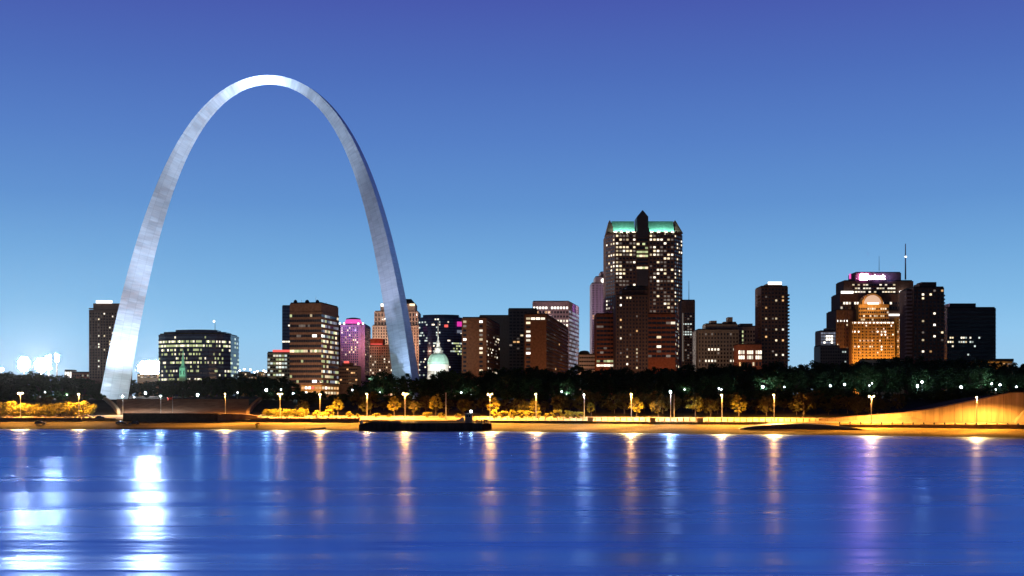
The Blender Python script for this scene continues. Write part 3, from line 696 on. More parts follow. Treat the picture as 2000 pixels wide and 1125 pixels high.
b = Bld('green_roofed_tower', 'tallest tower, dark with many lit windows, glowing green gabled roof and pointed centre prow', 'building', 1258, Y)
xa, xb, xc, xd = PX(1183, Y + 16), PX(1201, Y), PX(1317, Y), PX(1333, Y + 16)
foot = [(xb, Y), (xc, Y), (xd, Y + 16), (xd, Y + 46), (xa, Y + 46), (xa, Y + 16)]
zt = PZ(455, Y); b.block(foot, zt, cap=0)
def met(r, c):
    p = (.5, .62, .2, .55, .8, .75, .35, .5, .3, .5, .25, .16, .22, .3, .12, .14, .3, .38, .1, .08, .12, .2, .15, .05)[r] if r < 24 else .07
    return R.choice(('warm', 'white_lit', 'warm', 'dim')) if R.random() < p else ('dim' if R.random() < .16 else None)
b.windows(foot[0], (PX(1243, Y), Y), PZ(722, Y), PZ(457, Y), 36, 6, .8, .5, met); b.windows((PX(1267, Y), Y), foot[1], PZ(722, Y), PZ(457, Y), 36, 7, .8, .5, met)
b.windows(foot[5], foot[0], PZ(722, Y), PZ(457, Y), 36, 4, .5, .45, lambda r, c: R.choice(('white_lit', 'warm', 'dim')) if R.random() < (.3 if r < 20 else .2) else None)
b.windows(foot[1], foot[2], PZ(722, Y), PZ(457, Y), 36, 4, .5, .45, lambda r, c: R.choice(('white_lit', 'warm', 'dim')) if R.random() < (.34 if r < 20 else .22) else None)
for (q0, q1, nn_) in ((foot[0], (PX(1243, Y), Y), 6), ((PX(1267, Y), Y), foot[1], 7)): b.ribs(q0, q1, 14, zt, nn_, 1.0, .7)
# gabled roof: copper slopes between two dark gables and a dark prow
zr, ze = PZ(429, Y), PZ(452, Y)
for p0, p1 in ((1196, 1243.5), (1266.5, 1320)):
    mb = MB(); x0, x1 = PX(p0, Y), PX(p1, Y)
    mb.v += [(x0 + 1.5, Y + 1, zt), (x1 - 1.5, Y + 1, zt), (x1 - 1.5, Y + 10, zr), (x0, Y + 10, zr), (x0, Y + 26, zt), (x1, Y + 26, zt)]
    mb.f += [(0, 1, 2, 3), (3, 2, 5, 4), (0, 3, 4), (1, 5, 2)]; mb.m += [0] * 4
    b.part('roof_slope', mb, M['copper'])
    for k in range(4): light('POINT', 'roof_floodlight', (x0 + (x1 - x0) * (k + .5) / 4, Y - 1.5, zt + 1.4), 5200, (.62, 1.0, .82), .5, b.root)
    ledge(b, (x0, Y), (x1, Y), zt - .3, 1.6, 'darkbrown', 'cornice', .6, .8)
for s_, (p0, p1) in ((-1, (1183.5, 1201)), (1, (1317, 1332.5))):
    mb = MB(); x0, x1 = PX(p0, Y + 8), PX(p1, Y + 8); xm = PX(1192.5 if s_ < 0 else 1321, Y)
    mb.prism([(x0, Y + 2), (x1, Y + 2), (x1, Y + 30), (x0, Y + 30)], zt, zr + .6, [(xm - .4, Y + 9), (xm + .4, Y + 9), (xm + .4, Y + 24), (xm - .4, Y + 24)]); b.part('gable', mb, M['darkbrown'])
mb = MB(); xm = PX(1254.5, Y); w = PX(1265.5, Y) - xm
mb.prism([(xm - w, Y - 3), (xm + w, Y - 3), (xm + w, Y + 20), (xm - w, Y + 20)], PZ(465, Y), PZ(424, Y))
mb.prism([(xm - w, Y - 3), (xm + w, Y - 3), (xm + w, Y + 20), (xm - w, Y + 20)], PZ(424, Y), PZ(411.5, Y), [(xm - .3, Y - 3), (xm + .3, Y - 3), (xm + .3, Y + 20), (xm - .3, Y + 20)]); b.part('prow', mb, M['black'])
mb = MB(); mb.box(xm - w, xm + w, Y - 2, Y + .5, 14, PZ(527, Y)); b.part('prow_base', mb, M['black'])
b.windows((xm - w, Y - .4), (xm + w, Y - .4), PZ(527, Y), PZ(465, Y), 8, 4, .95, .5, lambda r, c: (R.choice(('warm', 'green_lit')) if R.random() < (.15, .7, .15, .9, .9, .1, .55, .9)[r] else None))
b.done('darkbrown', max_ind=100)
light('POINT', 'facade_light', (PX(1225, Y - 60), Y - 60, 70), 75e3, (1, .62, .45), 1); light('POINT', 'facade_light', (PX(1290, Y - 60), Y - 60, 70), 75e3, (1, .62, .45), 1)

Y = 1000
for p0, p1, lab, side in ((1165, 1206, 'red-brown office block with two bright bottom floors, left foot of the green-roofed tower', 0), (1264, 1319, 'red-brown office block with a blank amber base storey, right foot of the green-roofed tower', 1)):
    b = Bld('red_office', lab, 'building', (p0 + p1) / 2, Y)
    f = b.fp(p0, p1, Y, dep=30) if not side else b.fp(p0, p1, Y, px2=1326, Y2=Y + 40); b.block(f, PZ(613, Y)); z1 = PZ(617, Y); z0 = PZ(718, Y)
    if side:
        b.windows(f[0], f[1], PZ(700, Y), z1, 9, 6, .92, .5, lambda r, c: {(1, 5): 'white_lit', (4, 2): 'warm', (6, 2): 'white_lit', (8, 0): 'dim', (7, 2): 'dim', (8, 4): 'dim', (1, 4): 'dim'}.get((r, c)))
        b.windows(f[1], f[2], z0, z1, 12, 5, .6, .5, rnd(.35, 'bluedim', 'dim', 'warm'))
    else: b.windows(f[0], f[1], z0, z1, 12, 6, .92, .5, lambda r, c: 'white_lit' if r == 11 else ('green_lit' if (r == 10 and R.random() < .7) else ('dim' if (r, c) in ((2, 0), (2, 1), (7, 2), (8, 1)) else None)))
    b.bands(f[0], f[1], z0 if not side else PZ(700, Y), z1, 12 if not side else 9, 1.6, .4); b.done('redbrown')
    light('POINT', 'facade_light', (PX((p0 + p1) / 2, Y - 24), Y - 24, 30), 15e3, (1, .4, .15), 1)
Y = 960
b = Bld('dark_apartment', 'dark apartment tower with scattered lit windows standing before the green-roofed tower', 'building', 1230, Y)
for p0, p1, py, o in ((1203, 1266, 576, 0), (1214, 1266, 566, 4), (1224, 1266, 558, 8)):
    f = b.fp(p0, p1, Y + o, dep=26); b.block(f, PZ(py, Y))
f = b.fp(1203, 1266, Y, dep=26)
LW = {(0, 1): 'white_lit', (0, 3): 'warm', (0, 4): 'warm', (2, 1): 'crownlight', (5, 6): 'dim', (6, 1): 'orange', (8, 1): 'warm', (9, 6): 'orange', (10, 4): 'dim', (11, 1): 'white_lit', (14, 3): 'dim', (14, 6): 'warm', (15, 1): 'dim', (15, 6): 'warm', (16, 3): 'warm', (16, 6): 'dim', (17, 6): 'dim', (18, 3): 'white_lit', (19, 6): 'warm'}
b.windows(f[0], f[1], PZ(722, Y), PZ(578, Y), 20, 10, .5, .5, lambda r, c: LW.get((r, c))); b.ribs(f[0], f[1], 14, PZ(577, Y), 5, .8, .4); b.done('darkbrown')
Y = 1080
b = Bld('antenna_tower', 'narrow brown tower with a thin roof antenna, right behind the green-roofed tower', 'building', 1346, Y)
f = b.fp(1331, 1357.5, Y, dep=26); b.block(f, PZ(587, Y)); b.windows(f[0], f[1], PZ(722, Y), PZ(610, Y), 22, 5, .8, .5, lambda r, c: 'cool' if r in (4, 7, 8) and c < 4 else ('white_lit' if r in (21,) and c in (2, 3) else ('dim' if R.random() < .15 else None)))
antenna(b, 1345.5, Y + 8, 548, 587, .3); b.ribs(f[0], f[1], 14, PZ(587, Y), 5, .7, .3)
mb = MB(); mb.box(PX(1332.2, Y), PX(1334.5, Y), Y - 1, Y + .2, PZ(705, Y), PZ(612, Y)); b.part('light_strip', mb, M['dim']); b.done('brown')

# --- grey art deco blocks, brick block with bright windows, balcony tower
Y = 1020
b = Bld('grey_deco', 'wide grey stone block with small stepped penthouses and two lit rows', 'building', 1403, Y)
f = b.fp(1363, 1443, Y, dep=30); b.block(f, PZ(644, Y)); f2 = b.fp(1378, 1441, Y + 6, dep=18); b.block(f2, PZ(632.5, Y), PZ(644, Y))
for p0, p1, py in ((1388, 1400, 625), (1422, 1431, 618), (1414, 1438, 627)):
    mb = MB(); mb.prism(b.fp(p0, p1, Y + 8, dep=10), PZ(632.5, Y), PZ(py, Y)); b.part('penthouse', mb, M['grey'])
b.ribs(f[0], f[1], 14, PZ(644, Y), 13, .9, .45); b.bands(f[0], f[1], PZ(648, Y), PZ(645, Y), 1, .7, .7)
b.windows(f[0], f[1], PZ(716, Y), PZ(649, Y), 9, 13, .55, .55, lambda r, c: {8: None}.get(r) or ('white_lit' if (r == 4 and 3 <= c <= 6) or (r == 7 and (2 <= c <= 5 or 9 < c < 12)) or (r, c) in ((4, 11), (4, 12)) else ('dim' if R.random() < .1 else None)))
b.done('grey')
b = Bld('tan_deco', 'tan stone block with one column of lit windows beside the balcony tower', 'building', 1465, Y + 20)
f = b.fp(1442, 1492, Y + 20, dep=26); b.block(f, PZ(638, Y + 20)); b.windows(f[0], f[1], PZ(716, Y), PZ(641, Y), 9, 9, .55, .55, lambda r, c: 'green_lit' if c == 1 and r < 5 else ('dim' if R.random() < .1 else None)); b.ribs(f[0], f[1], 14, PZ(638, Y), 9, .8, .4)
mb = MB(); mb.prism(b.fp(1446, 1470, Y + 26, dep=12), PZ(638, Y + 20), PZ(631, Y + 20)); b.part('penthouse', mb, M['grey']); b.done('tan')
Y = 950
b = Bld('brick_annex', 'low brick building with two rows of big bright windows left of the balcony tower', 'building', 1465, Y)
f = b.fp(1442, 1488, Y, dep=20); b.block(f, PZ(673, Y)); b.windows(f[0], f[1], PZ(703, Y), PZ(683, Y), 2, 11, .8, .68, lambda r, c: 'skip' if c % 4 == 3 else 'white_lit')
b.windows(f[0], f[1], PZ(718, Y), PZ(704, Y), 1, 7, .5, .5, rnd(.4, 'orange', 'warm')); b.done('redbrown')
Y = 960
b = Bld('balcony_tower', 'dark brown residential tower with balconies down both sides and a lit crown', 'building', 1513, Y)
f = b.fp(1486.5, 1539, Y, dep=24); b.block(f, PZ(560, Y))
mb = MB(); mb.prism(b.fp(1498, 1527.5, Y + 4, dep=14), PZ(560, Y), PZ(553, Y)); b.part('penthouse', mb, M['darkbrown']); ledge(b, (PX(1500, Y + 4), Y + 4), (PX(1526.5, Y + 4), Y + 4), PZ(555, Y), 2.2, 'crownlight', 'crown_light')
LW = {(2, 1): 'dim', (2, 6): 'orange', (3, 4): 'warm', (3, 6): 'orange', (5, 1): 'orange', (8, 1): 'warm', (8, 3): 'dim', (8, 4): 'warm', (11, 4): 'warm', (11, 6): 'white_lit', (13, 1): 'orange', (14, 4): 'warm', (14, 6): 'orange', (17, 3): 'dim', (18, 4): 'white_lit', (18, 6): 'white_lit', (11, 1): 'dim'}
b.windows(f[0], f[1], PZ(718, Y), PZ(562, Y), 22, 8, .55, .5, lambda r, c: LW.get((r, c)))
for sgn, px, lo in ((-1, 1486.5, 580), (1, 1539, 577)):
    x = PX(px, Y)
    for k in range(20):
        z = PZ(lo, Y) - k * 2.72
        if z < 42: break
        mb = MB(); x0, x1 = (x - 2.0, x) if sgn < 0 else (x, x + 2.0)
        mb.box(x0, x1, Y + 3, Y + 9, z, z + .25); mb.box(x0, x1, Y + 3, Y + 3.12, z + .25, z + 1.25); b.part('balcony', mb, M['darkbrown'])
b.done('darkbrown')

# --- small blocks and the amber floodlit bank tower
Y = 1060
b = Bld('pale_office', 'small pale office with a glaring white lit top left of the amber floodlit tower', 'building', 1617, Y)
f = b.fp(1603, 1632, Y, dep=20); b.block(f, PZ(647, Y)); b.windows(f[0], f[1], PZ(678, Y), PZ(648, Y), 5, 6, .8, .6, lambda r, c: 'crownlight' if (r in (1, 2) and 1 < c < 5) or (r == 3 and c in (1, 4)) else 'bluedim')
mb = MB(); mb.prism(b.fp(1614, 1630, Y + 5, dep=10), PZ(647, Y), PZ(640, Y)); b.part('penthouse', mb, M['grey']); b.done('grey')
Y = 960
b = Bld('dark_lowrise', 'dark low block below the small pale office, left foot of the amber tower', 'building', 1628, Y)
f = b.fp(1602, 1640, Y, dep=20); b.block(f, PZ(676, Y)); f2 = b.fp(1639.5, 1658, Y + 1, dep=18); b.block(f2, PZ(682, Y))
b.windows(f2[0], f2[1], PZ(716, Y), PZ(684, Y), 5, 4, .6, .5, lambda r, c: 'cool' if (r, c) in ((0, 1), (0, 2), (3, 2)) else None); b.windows(f[0], f[1], PZ(716, Y), PZ(678, Y), 6, 8, .6, .5, None); b.done('black')

Y = 1090
b = Bld('bank_tower', 'stepped office tower floodlit amber, half-round lit window and a bright white roof sign', 'building', 1705, Y)
for p0, p1, py, o in ((1633, 1784, 605, 6), (1641, 1780, 572, 9), (1648, 1784, 546, 13), (1671, 1760, 529, 16)):
    f = b.fp(p0, p1, Y + o, dep=40 - o); b.block(f, PZ(py, Y))
fl = b.fp(1633, 1784, Y + 6, dep=34)
def gold_l(r, c): return 'white_lit' if (r == 0 and R.random() < .85) else (R.choice(('white_lit', 'warm')) if R.random() < .14 else None)
b.windows(fl[0], (PX(1661, Y), Y + 6), PZ(708, Y), PZ(622, Y), 11, 5, .6, .45, lambda r, c: 'crownlight' if r == 0 else ('warm' if (R.random() < .06) else None)); b.ribs(fl[0], (PX(1661, Y), Y + 6), 14, PZ(606, Y), 4, .9, .6)
fm = b.fp(1641, 1780, Y + 9, dep=30)
b.windows((PX(1643, Y), Y + 6), (PX(1672, Y), Y + 6), PZ(618, Y), PZ(588, Y) , 3, 6, .7, .4, lambda r, c: 'skip') 
b.windows(fm[0], fm[1], PZ(604, Y), PZ(586, Y), 2, 26, .7, .5, lambda r, c: 'white_lit' if (r == 0 and c in (1, 2, 3, 5, 6)) or (R.random() < .45) else None)
fu = b.fp(1648, 1784, Y + 13, dep=27); b.windows((PX(1672, Y), Y + 13), (PX(1758, Y), Y + 13), PZ(571, Y), PZ(550, Y), 3, 16, .8, .4, lambda r, c: 'white_lit' if (r, c) in ((1, 4), (1, 5), (1, 6), (1, 13), (1, 14), (1, 15), (2, 1), (2, 2), (2, 3), (2, 4), (2, 11), (2, 13)) or R.random() < .25 else ('warm' if R.random() < .25 else None))
ledge(b, (PX(1648, Y), Y + 9), (PX(1672, Y), Y + 9), PZ(571.5, Y), 2.2, 'crownlight', 'terrace_light', .2)
mb = MB(); mb.box(PX(1765, Y), PX(1778, Y), Y + 8, Y + 12.5, PZ(577, Y), PZ(566, Y)); b.part('terrace_light', mb, M['crownlight'])
# amber bay
m2 = MB(); gb = b.fp(1664, 1746, Y - 3, dep=12); m2.prism(gb, 14, PZ(628, Y)); gc = b.fp(1677, 1736, Y - 2.5, dep=12); m2.prism(gc, PZ(628, Y), PZ(595, Y))
xc_, zc_, rr = PX(1702, Y), PZ(595, Y), PX(1723, Y) - PX(1702, Y)
pts = [(xc_ + rr * math.cos(PI * i / 14), zc_ + rr * math.sin(PI * i / 14)) for i in range(15)]
k = len(m2.v); m2.v += [(x, Y - 3.5, z) for x, z in pts] + [(x, Y + 8, z) for x, z in pts]
m2.f.append(tuple(range(k + 14, k - 1, -1))); m2.m.append(0)
for i in range(14): m2.f.append((k + i, k + i + 1, k + 15 + i + 1, k + 15 + i)); m2.m.append(0)
for i in range(12): m2.box(PX(1664 + i * 7.2, Y), PX(1665.6 + i * 7.2, Y), Y - 3.5, Y - 2.9, 14, PZ(629, Y))
for i in range(14):
    z = PZ(710 - i * 5.9, Y); m2.box(PX(1664, Y), PX(1746, Y), Y - 3.35, Y - 2.9, z - .55, z + .55)
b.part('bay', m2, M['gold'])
b.windows(gb[0], gb[1], PZ(709, Y), PZ(628, Y), 14, 22, .68, .52, lambda r, c: ('crownlight' if R.random() < .8 else 'white_lit') if r == 0 else (R.choice(('white_lit', 'crownlight')) if R.random() < {1: .12, 3: .25, 4: .18, 6: .4, 8: .25}.get(r, .05) else None))
b.windows(gc[0], gc[1], PZ(628, Y), PZ(600, Y), 4, 14, .68, .5, lambda r, c: R.choice(('white_lit', 'warm')) if R.random() < .4 else None)
rr2 = rr * .8; m3 = MB(); k = 0; pts = [(xc_ + rr2 * math.cos(PI * i / 14), zc_ + .6 + rr2 * math.sin(PI * i / 14)) for i in range(15)]
m3.v += [(x, Y - 3.75, z) for x, z in pts] + [(x, Y - 3.3, z) for x, z in pts]; m3.f.append(tuple(range(14, -1, -1))); m3.m.append(0)
for i in range(14): m3.f.append((i, i + 1, 15 + i + 1, 15 + i)); m3.m.append(0)
M['archglow'] = emit('peach lit half-round window', (1.0, 0.62, 0.42), .75); b.part('half_round_window', m3, M['archglow'])
mb = MB(); mb.box(PX(1692, Y), PX(1714, Y), Y - 4.0, Y - 3.78, PZ(595, Y), PZ(591.5, Y)); b.part('window_sill_light', mb, M['crownlight'])
# right shoulder, amber
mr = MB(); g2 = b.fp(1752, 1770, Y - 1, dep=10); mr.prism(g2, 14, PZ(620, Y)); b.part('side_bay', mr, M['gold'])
b.windows(g2[0], g2[1], PZ(709, Y), PZ(622, Y), 15, 5, .68, .5, lambda r, c: R.choice(('white_lit', 'warm')) if R.random() < .25 else None)
ledge(b, (PX(1735, Y), Y + 5), (PX(1775, Y), Y + 5), PZ(616, Y), 1.6, 'crownlight', 'light_strip', .5)
b.windows((PX(1762, Y), Y + 13), (PX(1773, Y), Y + 13), PZ(604, Y), PZ(580, Y), 5, 2, .8, .5, lambda r, c: 'skip')
for k in range(3):
    mb = MB(); zc2 = PZ(584 + k * 7, Y); mb.box(PX(1765, Y), PX(1770, Y), Y + 5.4, Y + 6.2, zc2, zc2 + 2); b.part('shaft_light', mb, M['crownlight'])
antenna(b, 1717, Y + 30, 500, 529, .25)
an = antenna(b, 1768.5, Y + 30, 476, 546, .75, 'bluemast' if 'bluemast' in M else 'steelpole', 'mast')
mb = MB(); mb.lathe(P(1769, 501.5, Y + 30), [(.5, -.8), (1.3, 0), (.5, .8)], 8); mb.build('beacon', M['crownlight'], an)
# roof sign: a lit shield and letters, washed violet
sy = Y + 15.6
mb = MB(); mb.prism([(PX(1690, Y), sy - .5), (PX(1705, Y), sy - .5), (PX(1705, Y), sy + .3), (PX(1690, Y), sy + .3)], PZ(543, Y), PZ(532, Y)); sg = b.part('sign_shield', mb, M['signpurple'])
cu = bpy.data.curves.new('sign_letters', 'FONT'); cu.body = 'usbank'; cu.size = 6.2; cu.extrude = .25; cu.offset = 0.16; cu.align_x = 'LEFT'
to = bpy.data.objects.new('sign_letters', cu); COL.objects.link(to)
dg = bpy.context.evaluated_depsgraph_get(); me = bpy.data.meshes.new_from_object(to.evaluated_get(dg)); bpy.data.objects.remove(to)
me.name = 'sign_letters'; me.materials.clear(); me.materials.append(M['signwhite'])
to = bpy.data.objects.new('sign_letters', me); COL.objects.link(to); to.parent = b.root
wid = max(v.co.x for v in me.vertices); sc = (PX(1740, Y) - PX(1707.5, Y)) / wid; to.scale = (sc, 1.0, 1.0)
to.rotation_euler = (PI / 2, 0, 0); to.location = Vector((PX(1707.5, Y), sy - .3, PZ(541.8, Y))) - b.root.location
for px, col, pw in ((1694, (.85, .2, 1), 4e3), (1722, (.4, .25, 1), 5e3), (1745, (.3, .3, 1), 3.5e3)): light('POINT', 'sign_glow', (PX(px, Y), sy - 6, PZ(537, Y)), pw, col, .5, b.root)
mb = MB(); mb.box(PX(1669, Y), PX(1671.5, Y), sy - .4, sy + 2, PZ(541, Y), PZ(531, Y)); b.part('corner_light', mb, M['pinklight'])
b.done('darkbrown')
for px, z_, pw, col in ((1680, 24, 95e3, (1, .5, .1)), (1702, 34, 110e3, (1, .52, .12)), (1730, 24, 95e3, (1, .5, .1)), (1762, 30, 170e3, (1, .48, .12)), (1648, 30, 80e3, (1, .36, .13))):
    light('POINT', 'facade_light', (PX(px, Y - 26), Y - 26, z_), pw, col, 1.0)
for px in (1690, 1715): light('POINT', 'facade_light', (PX(px, Y - 12), Y - 12, PZ(598, Y)), 9e3, (1, .55, .2), .6)

Y = 960
b = Bld('terraced_lowrise', 'low grey block at the foot of the amber floodlit tower', 'building', 1730, Y)
f = b.fp(1688, 1766, Y, dep=16); b.block(f, PZ(703, Y)); b.windows(f[0], f[1], PZ(716, Y), PZ(705, Y), 1, 14, .7, .4, None); b.done('greenish')
Y = 950
b = Bld('residential_tower', 'dark brown residential tower with stacked balconies on its left edge, right of the amber tower', 'building', 1808, Y)
f = b.fp(1784, 1844, Y, dep=26); b.block(f, PZ(561.5, Y)); fa = b.fp(1771, 1785, Y + 4, dep=18); b.block(fa, PZ(566, Y))
mb = MB(); mb.prism(b.fp(1796, 1829, Y + 5, dep=14), PZ(561.5, Y), PZ(552.5, Y)); mb.prism(b.fp(1800, 1829, Y + 5.5, dep=12), PZ(552.5, Y), PZ(549.5, Y)); b.part('penthouse', mb, M['darkbrown'])
LW = {(1, 2): 'white_lit', (2, 2): 'warm', (1, 4): 'warm', (0, 7): 'orange', (6, 5): 'white_lit', (8, 2): 'warm', (9, 5): 'crownlight', (11, 7): 'warm', (12, 5): 'white_lit', (13, 2): 'warm', (16, 2): 'white_lit', (16, 4): 'orange', (0, 5): 'dim', (13, 7): 'dim', (11, 2): 'dim'}
b.windows(f[0], f[1], PZ(705, Y), PZ(564, Y), 19, 8, .55, .5, lambda r, c: LW.get((r, c)))
for k in range(19):
    z = PZ(572, Y) - k * 2.9; mb = MB(); x = PX(1772, Y)
    mb.box(x - .8, x + 4.4, Y + 1.2, Y + 4, z, z + .3); mb.box(x - .8, x + 4.4, Y + 1.2, Y + 1.35, z + .3, z + 1.2); b.part('balcony', mb, M['mauve'])
for k in range(16):
    z = PZ(578, Y) - k * 2.9; mb = MB(); x = PX(1844, Y); mb.box(x, x + 1.9, Y + 3, Y + 8, z, z + .3); mb.box(x, x + 1.9, Y + 3, Y + 3.12, z + .3, z + 1.2); b.part('balcony', mb, M['mauve'])
b.done('darkbrown')
Y = 1000
b = Bld('black_office', 'black boxy office block with a few lit rows at the right end of the skyline', 'building', 1897, Y)
f = b.fp(1850, 1945, Y, dep=34); b.block(f, PZ(601.5, Y)); mb = MB(); mb.prism(b.fp(1855, 1906, Y + 5, dep=20), PZ(601.5, Y), PZ(591.5, Y)); b.part('penthouse', mb, M['black'])
b.windows(f[0], f[1], PZ(705, Y), PZ(606, Y), 12, 22, .7, .4, lambda r, c: R.choice(('white_lit', 'cool', 'warm')) if R.random() < {6: .3 if c < 16 else .05, 7: .75 if c < 14 else .0, 8: .35 if c < 16 else 0, 10: .25 if 5 < c < 13 else 0}.get(r, 0) else None); b.bands(f[0], f[1], PZ(705, Y), PZ(606, Y), 12, 1.0, .3); b.done('black')
Y = 960
b = Bld('long_lowrise', 'long low building with an amber lit wall at the right edge of the skyline', 'building', 1940, Y)
f = b.fp(1898, 1978, Y, dep=20); b.block(f, PZ(706, Y)); mb = MB(); mb.prism(b.fp(1944, 1980, Y + 6, dep=12), PZ(706, Y), PZ(700, Y)); b.part('upper_storey', mb, M['darkbrown'])
b.windows(f[0], f[1], PZ(714, Y), PZ(708, Y), 1, 16, .8, .5, rnd(.5, 'orange', 'dim')); b.done('gold')
light('POINT', 'facade_light', (PX(1925, Y - 9), Y - 9, 38), 4.5e3, (1, .6, .2), .5); light('POINT', 'facade_light', (PX(1958, Y - 9), Y - 9, 38), 4.5e3, (1, .6, .2), .5)

# --- far low amber buildings and lamps on the horizon
Y = 1500
for i, (p0, p1, py, lab) in enumerate(((452, 482, 727, 'far low warehouse with amber windows left of the gap between glass office and green block'), (478, 506, 730, 'far amber lit shed in the middle of the gap left of the green office block'), (500, 530, 726, 'far low building with pale roof just left of the green office block'), (268, 312, 733, 'far low pink-lit shed behind the left arch leg'))):
    b = Bld('far_shed', lab, 'building', (p0 + p1) / 2, Y); f = b.fp(p0, p1, Y + i * 14 - (90 if i == 3 else 0), dep=24); b.block(f, PZ(py, Y)); b.windows(f[0], f[1], PZ(740, Y), PZ(py + 1, Y), 2, 7, .6, .5, rnd(.5, 'orange', 'warm')); b.done('gold')
for i, (px, py) in enumerate(((452, 720), (468, 724), (477, 721), (489, 722), (497, 727), (503, 725), (515, 724), (519, 726))):
    Y = 1420 + i * 4
    r_ = thing('mast_lamp', 'tiny white lamp on a tall horizon mast left of the green office block', 'lamp', (PX(px, Y), Y, 17), 'tiny mast lamps on the horizon')
    mb = MB(); mb.tube((PX(px, Y), Y, 17), P(px, py + 1, Y), .3, .2, 6); mb.build('mast', M['steelpole'], r_)
    mb = MB(); mb.lathe(P(px, py, Y), [(.5, -.8), (1.2, 0), (.5, .8)], 8); mb.build('lamp_head', M['lampwhite'], r_)

# --- stadium floodlight racks
M['stadium'] = emit('stadium floodlight', (1.0, 0.98, 0.97), 1900.0, sample=True)
M['stadium_strong'] = emit('strong stadium floodlight', (1.0, 0.98, 0.97), 4000.0, sample=True)
M['stadium_low'] = emit('stadium floodlight seen edge on', (0.95, 0.97, 1.0), 900.0, sample=True)
def stadium(px, py, w, h, label, m='stadium', n=5, k=4):
    Y = 1500; root = thing('stadium_floodlight', label, 'floodlight', (PX(px, Y), Y, 17))
    mb = MB(); mb.tube((PX(px, Y), Y, 17), P(px, py, Y) + Vector((0, .8, 0)), 1.0, .6, 8); mb.build('mast', M['steelpole'], root)
    mb = MB(); W, Hh = w * Y / F, h * Y / F; c = P(px, py, Y); 
    for j in range(k):
        v_ = ((j + .5) / k - .5) * 2; hw = W / 2 * ((1 - v_ * v_) ** .5 if n > 3 else 1); zc = c.z + v_ / 2 * Hh; mb.box(c.x - hw, c.x + hw, Y + .22, Y + .6, zc - .25, zc + .25)
    mb.box(c.x - .3, c.x + .3, Y + .62, Y + .9, c.z - Hh * .45, c.z + Hh * .45); mb.build('rack', M['steelpole'], root)
    for i in range(n):
        for j in range(k):
            if n > 3 and (((i + .5) / n - .5) / .5) ** 2 + (((j + .5) / k - .5) / .5) ** 2 > 1.05: continue
            q = MB()
            cx_, cz_ = c.x + ((i + .5) / n - .5) * W, c.z + ((j + .5) / k - .5) * Hh; rx, rz = W / n * .46, Hh / k * .46
            ring = [(cx_ + math.cos(2 * PI * a / 10) * rx, cz_ + math.sin(2 * PI * a / 10) * rz) for a in range(10)]
            q.v += [(x, Y - .3, z) for x, z in ring] + [(x, Y + .2, z) for x, z in ring]; q.f.append(tuple(range(10))); q.m.append(0)
            for a in range(10): q.f.append(((a + 1) % 10, a, 10 + a, 10 + (a + 1) % 10)); q.m.append(0)
            q.build('floodlamp', M[m], root)
stadium(47, 711, 24, 26, 'leftmost big glaring stadium floodlight rack above the trees', 'stadium_strong')
stadium(80, 713, 24, 26, 'second glaring stadium floodlight rack, between the leftmost one and two thin upright racks', 'stadium_strong')
stadium(95, 708, 11, 28, 'upright stadium light rack touching the second glaring rack', 'stadium_low', 2, 5)
stadium(111, 699, 8, 14, 'small high upright stadium light rack, rightmost of the group left of the brown tower', 'stadium_low', 2, 3)
stadium(2, 722, 9, 5, 'small low stadium light at the left edge of the picture', 'stadium_low', 3, 1)
stadium(294, 719, 50, 27, 'large glaring stadium floodlight rack between the left arch leg and the glass office', 'stadium', 8, 4)

# ================================================================== TREES
def crown(h0, h1, r, seed, clumps, per, leaf, squash=1.0, cone=0.0):
    q = random.Random(seed); mb = MB(); H = h1 - h0; cz = (h0 + h1) / 2
    lop = [(q.uniform(0, 2 * PI), q.uniform(.75, 1.2)) for _ in range(5)]
    for i in range(clumps):
        while True:
            u = Vector((q.uniform(-1, 1), q.uniform(-1, 1), q.uniform(-1, 1)))
            if .2 < u.length < 1: break
        u = u.normalized() * (u.length ** .45)
        a = math.atan2(u.y, u.x); k = 1 + sum(.09 * math.cos((j + 1) * (a - l[0])) * l[1] for j, l in enumerate(lop))
        taper = 1 - cone * (u.z + 1) / 2
        c = Vector((u.x * r * k * taper, u.y * r * k * taper, cz + u.z * H / 2 * q.uniform(.85, 1.05)))
        cr_ = r * q.uniform(*((.18, .36) if cone == 0 else (.13, .34))) * (1 - .4 * cone)
        for j in range(per):
            while True:
                w = Vector((q.uniform(-1, 1), q.uniform(-1, 1), q.uniform(-1, 1)))
                if w.length < 1: break
            p = c + Vector((w.x, w.y, w.z * .8)) * cr_
            n = (w + Vector((q.gauss(0, .5), q.gauss(0, .5), q.gauss(.2, .5)))).normalized(); t = n.orthogonal().normalized(); t.rotate(__import__('mathutils').Quaternion(n, q.uniform(0, 6.28))); s = n.cross(t)
            l = leaf * q.uniform(.6, 1.3); wd = l * q.uniform(.45, .75)
            mb.face([p - t * l / 2, p + s * wd / 2, p + t * l / 2, p - s * wd / 2])
    return mb
def trunk(h, r, h1, spread, seed):
    q = random.Random(seed); mb = MB(); mb.tube((0, 0, -.6), (0, 0, h), r * 1.25, r * .8, 7)
    for i in range(6):
        a = 2 * PI * i / 6 + q.uniform(-.4, .4); e = Vector((math.cos(a) * spread * q.uniform(.4, .75), math.sin(a) * spread * q.uniform(.4, .75), h + (h1 - h) * q.uniform(.35, .75)))
        m_ = Vector((e.x * .35, e.y * .35, h + (e.z - h) * .55)); mb.tube((0, 0, h * .95), m_, r * .6, r * .4, 5); mb.tube(m_, e, r * .4, r * .15, 5)
    mb.tube((0, 0, h * .95), (0, 0, h + (h1 - h) * .75), r * .7, r * .2, 6)
    return mb
PROTO = {}
